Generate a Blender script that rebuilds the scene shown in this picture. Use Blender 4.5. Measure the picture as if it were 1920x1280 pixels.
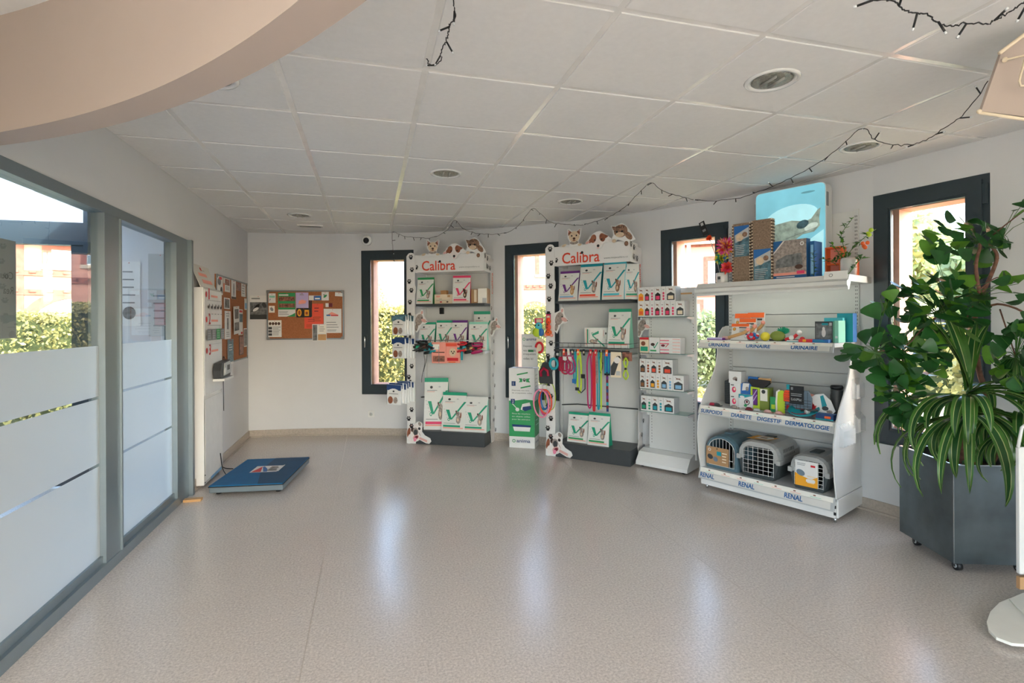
import bpy, math, random
from mathutils import Matrix, Vector
PI = math.pi
rnd = random.Random(7)
S = bpy.context.scene
COL = S.collection
for o in list(bpy.data.objects): bpy.data.objects.remove(o)

# ------------------------------------------------------------ camera, world, sun, exposure
EYE = 1.345
YAW, ROLL, FPX, CYPX = 0.2681, -0.0058, 973.1, 603.3
def V3(*a): return Vector(a)
_f = V3(math.sin(YAW), math.cos(YAW), 0); _r = V3(math.cos(YAW), -math.sin(YAW), 0); _u = V3(0, 0, 1)
_r2 = _r*math.cos(ROLL)+_u*math.sin(ROLL); _u2 = -_r*math.sin(ROLL)+_u*math.cos(ROLL)
cam = bpy.data.cameras.new('camera'); cam_o = bpy.data.objects.new('camera', cam); COL.objects.link(cam_o)
cam.sensor_width = 36; cam.lens = 36*FPX/1920; cam.shift_y = (CYPX-640)/1920; cam.clip_start = .02; cam.clip_end = 300
cam_o.matrix_world = Matrix(((_r2.x, _u2.x, -_f.x, 0), (_r2.y, _u2.y, -_f.y, 0), (_r2.z, _u2.z, -_f.z, EYE), (0, 0, 0, 1)))
S.camera = cam_o
S.view_settings.view_transform = 'Standard'; S.view_settings.look = 'None'
S.view_settings.gamma = 1; S.view_settings.use_curve_mapping = False
S.view_settings.exposure = 2.58

SUN_AZ, SUN_EL = math.radians(-52), math.radians(33)
w = bpy.data.worlds.new('sky'); S.world = w; w.use_nodes = True
nt = w.node_tree; bg = nt.nodes['Background']
sky = nt.nodes.new('ShaderNodeTexSky'); sky.sky_type = 'NISHITA'; sky.sun_disc = False
sky.sun_elevation = SUN_EL; sky.sun_rotation = PI/2-SUN_AZ; sky.air_density = 1.0; sky.dust_density = 2.5; sky.ozone_density = 1
hs = nt.nodes.new('ShaderNodeHueSaturation'); hs.inputs['Saturation'].default_value = .95
nt.links.new(sky.outputs[0], hs.inputs['Color']); nt.links.new(hs.outputs[0], bg.inputs[0]); bg.inputs[1].default_value = 0.37
sd = V3(math.cos(SUN_AZ)*math.cos(SUN_EL), math.sin(SUN_AZ)*math.cos(SUN_EL), math.sin(SUN_EL))
sun = bpy.data.lights.new('sun', 'SUN'); sun.energy = 1.7; sun.color = (1, .96, .91); sun.angle = math.radians(.6)
so = bpy.data.objects.new('sun', sun); COL.objects.link(so); so.rotation_euler = sd.to_track_quat('Z', 'Y').to_euler()

CC = V3(-1.6451, 1.4974, 0); RW = 5.235; CEIL = 2.415
WIN_A = [69.2, 49.75, 30.4, 11.33]
def AM(x, y, z, deg):      # matrix: x along the front to the right, y into the wall, z up
    return Matrix.Translation((x, y, z)) @ Matrix.Rotation(math.radians(deg), 4, 'Z')
def winM(a, z=0):
    t = math.radians(a); return AM(CC.x+RW*math.cos(t), CC.y+RW*math.sin(t), z, a-90)
def portal(M, w_, h_):
    l = bpy.data.lights.new('daylight_portal', 'AREA'); l.shape = 'RECTANGLE'; l.size = w_; l.size_y = h_
    l.cycles.is_portal = True
    o = bpy.data.objects.new('daylight_portal', l); COL.objects.link(o); o.matrix_world = M
for a in WIN_A: portal(winM(a) @ Matrix.Translation((0, .3, 1.35)) @ Matrix.Rotation(-PI/2, 4, 'X'), .5, 1.6)
portal(AM(-1.2, -4.62, 1.35, 180) @ Matrix.Rotation(-PI/2, 4, 'X'), 7.2, 2.05)
portal(AM(2.84, -3.5, 1.35, -90) @ Matrix.Rotation(-PI/2, 4, 'X'), 1.9, 2.05)
portal(AM(-5.66, -1.9, 1.35, 90) @ Matrix.Rotation(-PI/2, 4, 'X'), 4.2, 2.05)

# ------------------------------------------------------------ materials
def lin(h):
    if not isinstance(h, str): return tuple(h)
    v = [int(h[i:i+2], 16)/255 for i in (0, 2, 4)]
    return tuple(((c+.055)/1.055)**2.4 if c > .04045 else c/12.92 for c in v)
MATS = {}
def mat(name, col, rough=.5, metal=0, spec=.5, noise=.05, nscale=12, bump=0, bscale=60, coat=0, emit=None, trans=0, sheen=0):
    m = bpy.data.materials.new(name); m.use_nodes = True; t = m.node_tree; b = t.nodes['Principled BSDF']
    c = lin(col)
    b.inputs['Roughness'].default_value = rough; b.inputs['Metallic'].default_value = metal
    b.inputs['Specular IOR Level'].default_value = spec; b.inputs['Coat Weight'].default_value = coat; b.inputs['Coat Roughness'].default_value = .08
    tc = t.nodes.new('ShaderNodeTexCoord'); n = t.nodes.new('ShaderNodeTexNoise'); n.inputs['Scale'].default_value = nscale; n.inputs['Detail'].default_value = 3
    t.links.new(tc.outputs['Object'], n.inputs['Vector'])
    r = t.nodes.new('ShaderNodeValToRGB'); e = r.color_ramp.elements
    e[0].position = .3; e[1].position = .7
    e[0].color = (*[max(0, x*(1-noise)) for x in c], 1); e[1].color = (*[min(1, x*(1+noise)) for x in c], 1)
    t.links.new(n.outputs['Fac'], r.inputs[0]); t.links.new(r.outputs[0], b.inputs['Base Color'])
    if bump:
        n2 = t.nodes.new('ShaderNodeTexNoise'); n2.inputs['Scale'].default_value = bscale; t.links.new(tc.outputs['Object'], n2.inputs['Vector'])
        bp = t.nodes.new('ShaderNodeBump'); bp.inputs['Strength'].default_value = bump; bp.inputs['Distance'].default_value = .01
        t.links.new(n2.outputs['Fac'], bp.inputs['Height']); t.links.new(bp.outputs[0], b.inputs['Normal'])
    if emit: 
        t.links.new(r.outputs[0], b.inputs['Emission Color']); b.inputs['Emission Strength'].default_value = emit
    if trans:
        tl = t.nodes.new('ShaderNodeBsdfTranslucent'); t.links.new(r.outputs[0], tl.inputs[0]); mx = t.nodes.new('ShaderNodeMixShader')
        mx.inputs[0].default_value = trans; out = t.nodes['Material Output']
        t.links.new(b.outputs[0], mx.inputs[1]); t.links.new(tl.outputs[0], mx.inputs[2]); t.links.new(mx.outputs[0], out.inputs[0])
    MATS[name] = m; return m
def glass(name, col=(1, 1, 1), refl=1.0):
    m = bpy.data.materials.new(name); m.use_nodes = True; t = m.node_tree; t.nodes.remove(t.nodes['Principled BSDF'])
    tr = t.nodes.new('ShaderNodeBsdfTransparent'); tr.inputs[0].default_value = (*col, 1)
    g = t.nodes.new('ShaderNodeBsdfGlossy'); g.inputs['Roughness'].default_value = .01
    fr = t.nodes.new('ShaderNodeFresnel'); fr.inputs[0].default_value = 1.45
    mu = t.nodes.new('ShaderNodeMath'); mu.operation = 'MULTIPLY'; mu.inputs[1].default_value = refl
    mx = t.nodes.new('ShaderNodeMixShader'); t.links.new(fr.outputs[0], mu.inputs[0])
    ge = t.nodes.new('ShaderNodeNewGeometry'); iv = t.nodes.new('ShaderNodeMath'); iv.operation = 'SUBTRACT'; iv.inputs[0].default_value = 1; t.links.new(ge.outputs['Backfacing'], iv.inputs[1])
    m3 = t.nodes.new('ShaderNodeMath'); m3.operation = 'MULTIPLY'; t.links.new(mu.outputs[0], m3.inputs[0]); t.links.new(iv.outputs[0], m3.inputs[1]); t.links.new(m3.outputs[0], mx.inputs[0])
    t.links.new(tr.outputs[0], mx.inputs[1]); t.links.new(g.outputs[0], mx.inputs[2]); t.links.new(mx.outputs[0], t.nodes['Material Output'].inputs[0])
    MATS[name] = m
def plain(name, hexcol, **k):
    mat(name, hexcol, **k)
for n_, h_ in dict(white='e4e4e2', offwhite='d6d4ce', black='151618', darkgrey='3b3e40', midgrey='84888a', lightgrey='b9bcbc', red='cf2430', crimson='a8123a',
        orange='ee6a2c', coral='e8553a', calred='df4b2f', green='2f9a5c', vgreen='1f9c78', mint='8fd4bd', teal='1b9aa8', cyan='4dbfd0', navy='1d3f73', blue='2569b0', labelblue='1f5d96',
        yellow='e3d23c', lime='b9d435', purple='6b2f83', lilac='c3b2dc', pink='e889a6', hotpink='d4388e', magenta='b51f66', brown='8a5a34', tan='c69a66', cream='ead9bd', darkbrown='4a2f24',
        kraft='b08a62', salmon='f0a090', olive='7d8c3a', maroon='6e1a2c', skyblue='87b9dc', amber='f0a92a', flame='f04a1c', rust='9c4a22', ivory='efece2', greyblue='6d8090', pinkred='e23f6c').items():
    plain(n_, h_, rough=.45, noise=.03)
mat('wall_paint', 'd7d8da', rough=.75, noise=.015, nscale=3, bump=.05, bscale=300)
mat('warm_paint', 'b5a79d', rough=.8, noise=.015, nscale=3)
mat('tile', 'e4e3e1', rough=.8, noise=.02, nscale=40, bump=.1, bscale=400)
mat('tbar', 'e8e6e2', rough=.2, metal=0, spec=1)
mat('anthracite', '2d3940', rough=.38, noise=.03)
mat('alu', '7f8c93', rough=.35, metal=.55, noise=.02)
mat('chrome', 'd0d3d6', rough=.12, metal=1)
mat('shelf_white', 'd5d6d4', rough=.3, noise=.01)
mat('shelf_dark', '3c4043', rough=.45)
mat('gloss_white', 'e6e6e4', rough=.12, coat=.5, noise=.01)
mat('bagwhite', 'dfe1dc', rough=.35, bump=.25, bscale=14, noise=.02)
mat('cork', 'a56a45', rough=.9, noise=.18, nscale=120, bump=.3, bscale=200)
mat('jamb_wood', 'cf9a84', rough=.6, noise=.12, nscale=8)
mat('cable_white', 'e2e2e0', rough=.4)
mat('plast_clear_solid', 'e8ecee', rough=.15)
mat('carrier_blue', '55707c', rough=.45, bump=.1); mat('carrier_grey', 'a9aaa8', rough=.45, bump=.1); mat('carrier_dark', '3b4345', rough=.5)
mat('planter_metal', '687379', rough=.33, metal=.85, noise=.25, nscale=5, bump=.05)
mat('planter_rim', 'aab2b8', rough=.25, metal=.9); mat('soil', '4a3527', rough=.95, noise=.4, nscale=30, bump=.6)
mat('leaf', '2a5c2b', rough=.32, noise=.35, nscale=9, trans=.4); mat('leaf_light', '5c9030', rough=.32, noise=.25, nscale=9, trans=.45)
mat('stripe_dark', '2c5a2c', rough=.3, noise=.15, trans=.3); mat('stripe_pale', 'b4c080', rough=.3, noise=.1, trans=.35); mat('stripe_edge', '4c7a34', rough=.3, noise=.15, trans=.35)
mat('dry_leaf', '7d3a22', rough=.7); mat('bark', '7a5546', rough=.8, noise=.3, nscale=40, bump=.3)
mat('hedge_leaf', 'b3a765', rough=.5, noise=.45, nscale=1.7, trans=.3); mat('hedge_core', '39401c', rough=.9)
mat('tree_leaf', '9aa574', rough=.5, noise=.45, nscale=.9, trans=.35); mat('grass', 'a39c7c', rough=.9, noise=.35, nscale=2.5, bump=.4, bscale=30)
mat('render_pink', 'bb8676', rough=.9, noise=.06, nscale=1.2); mat('brick', '8a4f41', rough=.85, noise=.25, nscale=6); mat('roof_slate', '5b5f66', rough=.8)
mat('render_cream', 'b9a796', rough=.9)
mat('paving', 'b7b2aa', rough=.9, noise=.1)
mat('lampglow', 'a2a29c', rough=.2); mat('tube_lit', 'eef4e6', rough=.2, emit=1.1); mat('reflector', 'a8a8a0', rough=.25, metal=.8, noise=.3, nscale=60, bump=.6, bscale=120)
glass('glass', (.95, .98, .98)); glass('partition_glass', (.93, .96, .96), 1.3); glass('clear_glass', (.985, .99, .99), .8); glass('shelf_glass', (.72, .86, .84), 1.3)
def frosted():
    m = bpy.data.materials.new('frosted_film'); m.use_nodes = True; t = m.node_tree; t.nodes.remove(t.nodes['Principled BSDF'])
    tl = t.nodes.new('ShaderNodeBsdfTranslucent'); tl.inputs[0].default_value = (.72, .74, .74, 1)
    d = t.nodes.new('ShaderNodeBsdfDiffuse'); d.inputs[0].default_value = (.62, .64, .64, 1)
    g = t.nodes.new('ShaderNodeBsdfGlossy'); g.inputs['Roughness'].default_value = .22; g.inputs[0].default_value = (.9, .95, .97, 1)
    tc = t.nodes.new('ShaderNodeTexCoord'); no = t.nodes.new('ShaderNodeTexNoise'); no.inputs['Scale'].default_value = 35; t.links.new(tc.outputs['Object'], no.inputs[0])
    bp = t.nodes.new('ShaderNodeBump'); bp.inputs['Strength'].default_value = .04; t.links.new(no.outputs[0], bp.inputs['Height']); t.links.new(bp.outputs[0], g.inputs['Normal'])
    m1 = t.nodes.new('ShaderNodeMixShader'); m1.inputs[0].default_value = .5; t.links.new(tl.outputs[0], m1.inputs[1]); t.links.new(d.outputs[0], m1.inputs[2])
    fr = t.nodes.new('ShaderNodeFresnel'); m2 = t.nodes.new('ShaderNodeMixShader'); t.links.new(fr.outputs[0], m2.inputs[0]); t.links.new(m1.outputs[0], m2.inputs[1]); t.links.new(g.outputs[0], m2.inputs[2])
    t.links.new(m2.outputs[0], t.nodes['Material Output'].inputs[0]); MATS['frosted_film'] = m
frosted()
def floor_mat():
    m = mat('lino', 'a89f96', rough=.225, noise=.0, spec=.7); t = m.node_tree; b = t.nodes['Principled BSDF']
    tc = t.nodes['Texture Coordinate']
    def noise(sc, det, rgh=.6):
        n = t.nodes.new('ShaderNodeTexNoise'); n.inputs['Scale'].default_value = sc; n.inputs['Detail'].default_value = det; n.inputs['Roughness'].default_value = rgh
        t.links.new(tc.outputs['Object'], n.inputs['Vector']); return n
    n1 = noise(95, 5, .8); n2 = noise(6, 2)
    r = t.nodes.new('ShaderNodeValToRGB'); e = r.color_ramp.elements; e[0].position = .3; e[1].position = .7
    e[0].color = (*lin('aca29a'), 1); e[1].color = (*lin('eee4da'), 1)
    t.links.new(n1.outputs[0], r.inputs[0])
    mx = t.nodes.new('ShaderNodeMixRGB'); mx.blend_type = 'MULTIPLY'; mx.inputs[0].default_value = .35
    r2 = t.nodes.new('ShaderNodeValToRGB'); r2.color_ramp.elements[0].color = (.8, .8, .8, 1); r2.color_ramp.elements[1].color = (1, 1, 1, 1)
    t.links.new(n2.outputs[0], r2.inputs[0]); t.links.new(r.outputs[0], mx.inputs[1]); t.links.new(r2.outputs[0], mx.inputs[2]); t.links.new(mx.outputs[0], b.inputs['Base Color'])
    bp = t.nodes.new('ShaderNodeBump'); bp.inputs['Strength'].default_value = .05; bp.inputs['Distance'].default_value = .01; n3 = noise(9, 2)
    t.links.new(n3.outputs[0], bp.inputs['Height']); t.links.new(bp.outputs[0], b.inputs['Normal'])
floor_mat()
mat('lino_skirt', 'b3a89c', rough=.4, noise=.12, nscale=60)
mat('lightbox', '7fc6d8', rough=.3, noise=.12, nscale=3, emit=.1); mat('lightbox_dark', '5d93a0', rough=.3, emit=.1); mat('lightbox_pale', 'a9dde6', rough=.3, emit=.12)
mat('catfur', '8a9a8f', rough=.4, noise=.35, nscale=25, emit=.1); mat('catfur_pale', 'b5c4bb', rough=.4, noise=.2, nscale=25, emit=.12)
mat('photo_grey', '6d6f70', rough=.4, noise=.6, nscale=30); mat('photo_warm', '8c5b4a', rough=.4, noise=.7, nscale=35); mat('photo_blue', '4f7482', rough=.4, noise=.6, nscale=30)
mat('fur_brown', '8a5238', rough=.6, noise=.3, nscale=40); mat('fur_cream', 'd8c2a4', rough=.6, noise=.12, nscale=40); mat('fur_white', 'e6e0dc', rough=.6, noise=.05, nscale=40); mat('fur_tabby', '8c6b55', rough=.6, noise=.5, nscale=60)
mat('fur_pink', 'd8a9a2', rough=.6); mat('fur_grey', '9a8f88', rough=.6, noise=.4, nscale=50)
mat('cardboard_scratch', '8b7663', rough=.9, noise=.3, nscale=80, bump=.3)
mat('scale_blue', '0b6496', rough=.55, spec=.25); mat('scale_blue2', '164c70', rough=.55, spec=.25)
mat('fabric_charcoal', '2b2a2c', rough=.8)

# ------------------------------------------------------------ mesh builder
_txt = {}
def text_geo(s, size=1.0):
    if s in _txt: return _txt[s]
    c = bpy.data.curves.new('t', 'FONT'); c.body = s; c.size = 1; c.resolution_u = 3
    o = bpy.data.objects.new('t', c); COL.objects.link(o); bpy.context.view_layer.update()
    me = bpy.data.meshes.new_from_object(o.evaluated_get(bpy.context.evaluated_depsgraph_get()))
    vs = [(v.co.x, v.co.y) for v in me.vertices]; fs = [tuple(p.vertices) for p in me.polygons]
    bpy.data.objects.remove(o); bpy.data.meshes.remove(me); bpy.data.curves.remove(c)
    x0 = min(v[0] for v in vs); x1 = max(v[0] for v in vs); y0 = min(v[1] for v in vs); y1 = max(v[1] for v in vs)
    vs = [((x-x0)/(x1-x0), (y-y0)/(y1-y0)) for x, y in vs]
    _txt[s] = (vs, fs, (x1-x0)/(y1-y0)); return _txt[s]
class MB:
    def __init__(s): s.v = []; s.f = []; s.m = []; s.mn = []; s.sm = []
    def mi(s, m):
        if m not in s.mn: s.mn.append(m)
        return s.mn.index(m)
    def add(s, vs, fs, m, smooth=False, M=None):
        b = len(s.v); s.v += [tuple(M @ Vector(v)) if M else tuple(v) for v in vs]; k = s.mi(m)
        for f in fs: s.f.append(tuple(b+i for i in f)); s.m.append(k); s.sm.append(smooth)
        return s
    def box(s, x0, x1, y0, y1, z0, z1, m, M=None, bev=0):
        if bev:
            return s.loft([(x0, x1, y0, y1, bev, z0+bev*0, bev), (x0, x1, y0, y1, bev, z0+bev, 0), (x0, x1, y0, y1, bev, z1-bev, 0), (x0, x1, y0, y1, bev, z1, bev)], m, M)
        vs = [(x, y, z) for z in (z0, z1) for y in (y0, y1) for x in (x0, x1)]
        return s.add(vs, [(0, 2, 3, 1), (4, 5, 7, 6), (0, 1, 5, 4), (2, 6, 7, 3), (0, 4, 6, 2), (1, 3, 7, 5)], m, False, M)
    def loft(s, rings, m, M=None, n=3, smooth=False, cap=True):   # rings: x0,x1,y0,y1,radius,z,inset
        vs = []; 
        for (x0, x1, y0, y1, r, z, ins) in rings:
            r2 = max(r-ins*.5, 1e-4)
            for cx, cy, a0 in ((x1-r2-ins, y1-r2-ins, 0), (x0+r2+ins, y1-r2-ins, 90), (x0+r2+ins, y0+r2+ins, 180), (x1-r2-ins, y0+r2+ins, 270)):
                for k in range(n+1):
                    a = math.radians(a0+90*k/n); vs.append((cx+r2*math.cos(a), cy+r2*math.sin(a), z))
        N = 4*(n+1); fs = []
        for i in range(len(rings)-1):
            for j in range(N): fs.append((i*N+j, i*N+(j+1) % N, (i+1)*N+(j+1) % N, (i+1)*N+j))
        if cap: fs.append(tuple(reversed(range(N)))); fs.append(tuple((len(rings)-1)*N+j for j in range(N)))
        return s.add(vs, fs, m, smooth, M)
    def prism(s, pts, y0, y1, m, M=None, mside=None):   # outline in xz, thick in y
        n = len(pts); vs = [(x, y0, z) for x, z in pts]+[(x, y1, z) for x, z in pts]
        s.add(vs, [tuple(range(n))], m, False, M); s.add(vs, [tuple(reversed(range(n, 2*n)))]+[(i, i+n, (i+1) % n+n, (i+1) % n) for i in range(n)], mside or m, False, M); return s
    def prismz(s, pts, z0, z1, m, M=None):
        n = len(pts); vs = [(x, y, z0) for x, y in pts]+[(x, y, z1) for x, y in pts]
        return s.add(vs, [tuple(reversed(range(n))), tuple(range(n, 2*n))]+[(i, (i+1) % n, (i+1) % n+n, i+n) for i in range(n)], m, False, M)
    def tube(s, path, r, m, n=6, M=None, closed=False, flat=1.0, cap=True):
        P = [Vector(p) for p in path]; L = len(P); vs = []; up = Vector((0, 0, 1))
        rr = r if isinstance(r, (list, tuple)) else [r]*L
        for i in range(L):
            if closed: d = P[(i+1) % L]-P[i-1]
            else: d = P[min(i+1, L-1)]-P[max(i-1, 0)]
            if d.length < 1e-9: d = Vector((0, 0, 1))
            d.normalize(); a = d.cross(Vector((0, 1, 0)) if abs(d.y) < .9 else Vector((1, 0, 0))).normalized(); b = d.cross(a)
            for k in range(n):
                t = 2*PI*k/n; vs.append(tuple(P[i]+a*math.cos(t)*rr[i]+b*math.sin(t)*rr[i]*flat))
        fs = []
        for i in range(L if closed else L-1):
            for k in range(n): j = (i+1) % L; fs.append((i*n+k, i*n+(k+1) % n, j*n+(k+1) % n, j*n+k))
        if not closed and cap: fs += [tuple(reversed(range(n))), tuple((L-1)*n+k for k in range(n))]
        return s.add(vs, fs, m, True, M)
    def cyl(s, p0, p1, r, m, n=16, M=None, r1=None): 
        return s.tube([p0, p1], [r, r if r1 is None else r1], m, n, M)
    def lathe(s, prof, m, n=20, M=None, smooth=True):
        vs = []; 
        for r, z in prof:
            for k in range(n): a = 2*PI*k/n; vs.append((r*math.cos(a), r*math.sin(a), z))
        fs = [(i*n+k, i*n+(k+1) % n, (i+1)*n+(k+1) % n, (i+1)*n+k) for i in range(len(prof)-1) for k in range(n)]
        if prof[0][0] > 1e-4: fs.append(tuple(reversed(range(n))))
        if prof[-1][0] > 1e-4: fs.append(tuple((len(prof)-1)*n+k for k in range(n)))
        return s.add(vs, fs, m, smooth, M)
    def ball(s, c, r, m, n=12, sc=(1, 1, 1), M=None):
        T = Matrix.Translation(c) @ Matrix.Diagonal((*sc, 1)); T = M @ T if M else T
        return s.lathe([(max(1e-5, r*math.sin(PI*i/8)), -r*math.cos(PI*i/8)) for i in range(9)], m, n, T)
    def build(s, name, parent=None, M=None, label=None, cat=None, group=None, kind=None):
        me = bpy.data.meshes.new(name); me.from_pydata(s.v, [], s.f)
        for n in s.mn: me.materials.append(MATS[n])
        me.polygons.foreach_set('material_index', s.m); me.polygons.foreach_set('use_smooth', s.sm); me.update()
        o = bpy.data.objects.new(name, me); COL.objects.link(o)
        if parent: o.parent = parent
        if M is not None: o.matrix_local = M
        tag(o, label, cat, group, kind); return o
def tag(o, label=None, cat=None, group=None, kind=None):
    if label: o['label'] = label
    if cat: o['category'] = cat
    if group: o['group'] = group
    if kind: o['kind'] = kind
def thing(name, M, label, cat, group=None, kind=None):
    o = bpy.data.objects.new(name, None); COL.objects.link(o); o.matrix_world = M; o.empty_display_size = .05
    tag(o, label, cat, group, kind); return o
class Dec:      # flat printed layers on a plane: o origin, a right, b up, n outward
    def __init__(s, mb, o, a=(1, 0, 0), b=(0, 0, 1), n=(0, -1, 0), M=None, step=.0004):
        s.mb = mb; s.o = Vector(o); s.a = Vector(a); s.b = Vector(b); s.n = Vector(n); s.k = 1.5; s.M = M; s.st = step
    def P(s, x, y): return tuple(s.o+s.a*x+s.b*y+s.n*(s.k*s.st))
    def poly(s, pts, m): s.k += 1; s.mb.add([s.P(*p) for p in pts], [tuple(range(len(pts)))], m, False, s.M); return s
    def rect(s, x0, y0, x1, y1, m): return s.poly([(x0, y0), (x1, y0), (x1, y1), (x0, y1)], m)
    def ell(s, cx, cy, rx, ry, m, rot=0, n=14):
        c, q = math.cos(math.radians(rot)), math.sin(math.radians(rot))
        return s.poly([(cx+rx*math.cos(2*PI*i/n)*c-ry*math.sin(2*PI*i/n)*q, cy+rx*math.cos(2*PI*i/n)*q+ry*math.sin(2*PI*i/n)*c) for i in range(n)], m)
    def line(s, x0, y0, x1, y1, w, m, w1=None):
        w1 = w if w1 is None else w1; d = Vector((x1-x0, y1-y0)).normalized(); nx, ny = -d.y, d.x
        return s.poly([(x0-nx*w/2, y0-ny*w/2), (x1-nx*w1/2, y1-ny*w1/2), (x1+nx*w1/2, y1+ny*w1/2), (x0+nx*w/2, y0+ny*w/2)], m)
    def ring(s, cx, cy, r, w, m, n=14):
        s.k += 1; vs = []
        for i in range(n):
            a = 2*PI*i/n; vs += [s.P(cx+(r-w)*math.cos(a), cy+(r-w)*math.sin(a)), s.P(cx+r*math.cos(a), cy+r*math.sin(a))]
        s.mb.add(vs, [(2*i, 2*i+1, (2*i+3) % (2*n), (2*i+2) % (2*n)) for i in range(n)], m, False, s.M); return s
    def text(s, t, x, y, h, m, w=None, bold=0):
        vs, fs, asp = text_geo(t); w = w or h*asp; s.k += 1
        for dx, dy in ([(0, 0)]+([(bold, 0), (0, bold), (bold, bold)] if bold else [])):
            s.mb.add([s.P(x+vx*w+dx, y+vy*h+dy) for vx, vy in vs], fs, m, False, s.M); s.k += .05
        return s
    def bars(s, x0, y0, x1, n, dy, h, m='midgrey'):
        for i in range(n): s.rect(x0, y0-i*dy-h, x0+(x1-x0)*rnd.uniform(.7, 1), y0-i*dy, m)
        return s
    def paw(s, x, y, r, m='black'):
        s.ell(x, y-r*.4, r*.62, r*.46, m)
        for a, rr in ((150, .8), (112, 1.0), (68, 1.0), (30, .8)):
            s.ell(x+r*.85*math.cos(math.radians(a))*rr, y-r*.25+r*.95*math.sin(math.radians(a))*rr, r*.24, r*.34, m, a-90)
        return s
def arc(cx, cy, r, a0, a1, n): return [(cx+r*math.cos(math.radians(a0+(a1-a0)*i/n)), cy+r*math.sin(math.radians(a0+(a1-a0)*i/n))) for i in range(n+1)]
def smoothpath(pts, n=6):
    P = [Vector(p) for p in pts]; out = []
    for i in range(len(P)-1):
        p0, p1, p2, p3 = P[max(i-1, 0)], P[i], P[i+1], P[min(i+2, len(P)-1)]
        for k in range(n):
            t = k/n; out.append(.5*((2*p1)+(p2-p0)*t+(2*p0-5*p1+4*p2-p3)*t*t+(3*p1-p0-3*p2+p3)*t**3))
    out.append(P[-1]); return out

def clearp():
    m = bpy.data.materials.new('clear_plastic'); m.use_nodes = True; t = m.node_tree; b = t.nodes['Principled BSDF']; b.inputs['Base Color'].default_value = (.9, .92, .93, 1); b.inputs['Roughness'].default_value = .1
    tr = t.nodes.new('ShaderNodeBsdfTransparent'); mx = t.nodes.new('ShaderNodeMixShader'); mx.inputs[0].default_value = .32
    t.links.new(tr.outputs[0], mx.inputs[1]); t.links.new(b.outputs[0], mx.inputs[2]); t.links.new(mx.outputs[0], t.nodes['Material Output'].inputs[0]); MATS['clear_plastic'] = m
clearp()

# ============================================================ the setting
def struct(name, mb, parent=None, M=None): return mb.build(name, parent, M, kind=None if parent else 'structure')
def cyl_pt(a, r=RW): t = math.radians(a); return (CC.x+r*math.cos(t), CC.y+r*math.sin(t))
# floor: lino laid in 2 m sheets
b = MB(); pts = [(-5.6, -4.6), (4.0, -4.6)]+arc(CC.x, CC.y, RW+.02, -30, 86.95, 60)+[(-1.38, 5.1), (-5.6, 5.1)]
b.prismz(pts, -.05, 0, 'lino')
for x in (-.262, 1.79): b.box(x-.0018, x+.0018, -4.5, math.sqrt(RW**2-(x-CC.x)**2)+CC.y-.01 if x > 0 else 6.5, 0, .0006, 'lino_skirt')
struct('floor', b)
# ceiling: 600 mm tiles in a white grid, unseen roof slab added against skylight
GX, GY = -.9632, 1.6230
b = MB(); tb = .0135
for i in range(-8, 9):
    for j in range(-11, 10):
        x0, y0 = GX+.6*i, GY+.6*j
        cx, cy = x0+.3, y0+.3
        if math.hypot(cx-CC.x, cy-CC.y) > RW+.35 and cy > -1 and cx > CC.x: continue
        if x0 > 3.9 or y0 < -5 or (cx < -1.45 and cy > .8): continue
        xa = max(x0+tb, -1.38); 
        if x0+.6-tb < -1.38 and cy > .8: continue
        if cy < .8: xa = x0+tb
        b.loft([(xa, x0+.6-tb, y0+tb, y0+.6-tb, .001, CEIL+.006, 0), (xa, x0+.6-tb, y0+tb, y0+.6-tb, .001, CEIL+.002, 0), (xa+.003, x0+.597-tb, y0+tb+.003, y0+.597-tb, .001, CEIL, 0)], 'tile', n=1)
b.prismz([(-5.6, -4.6), (4.0, -4.6)]+arc(CC.x, CC.y, RW+.28, -30, 87, 40)+[(-1.38, .8), (-5.6, .8)], CEIL+.004, CEIL+.012, 'tbar')
b.prismz([(-5.6, -4.6), (4.0, -4.6)]+arc(CC.x, CC.y, RW+.28, -30, 87, 40)+[(-1.38, .8), (-5.6, .8)], 2.75, 2.95, 'wall_paint')
struct('ceiling', b)
# curved outer wall with five openings
b = MB(); OW, OZ0, OZ1 = .322, .485, 2.212; ha = math.degrees(OW/RW)
def wallseg(a0, a1, z0, z1, n):
    n = max(1, n)
    for i in range(n):
        p, q = a0+(a1-a0)*i/n, a0+(a1-a0)*(i+1)/n
        A, B, C_, D = cyl_pt(p), cyl_pt(q), cyl_pt(q, RW+.22), cyl_pt(p, RW+.22)
        b.prismz([A, D, C_, B], z0, z1, 'wall_paint')
edges = [-30.0]
for a in reversed(WIN_A): edges += [a-ha, a+ha]
edges.append(87.3)
for i in range(0, len(edges), 2): wallseg(edges[i], edges[i+1], 0, 2.75, int((edges[i+1]-edges[i])/1.6)+1)
for i in range(1, len(edges)-1, 2): wallseg(edges[i], edges[i+1], 0, OZ0, 1); wallseg(edges[i], edges[i+1], OZ1, 2.75, 1)
struct('wall_right', b)
b = MB()
for i in range(0, 1):
    P_, Q_, n = 87, -30, 90
    for k in range(n):
        a0, a1 = P_+(Q_-P_)*k/n, P_+(Q_-P_)*(k+1)/n
        for r0, r1, z0, z1 in ((RW-.012, RW, 0, .082), (RW-.03, RW-.012, 0, .012)):
            b.prismz([cyl_pt(a0, r0), cyl_pt(a0, r1), cyl_pt(a1, r1), cyl_pt(a1, r0)], z0, z1, 'lino_skirt')
struct('baseboard_right', b)
b = MB(); b.box(-1.38, -1.368, 4.62, 6.72, 0, .082, 'lino_skirt'); b.box(-1.368, -1.35, 4.62, 6.72, 0, .012, 'lino_skirt'); struct('baseboard_left', b)
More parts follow.
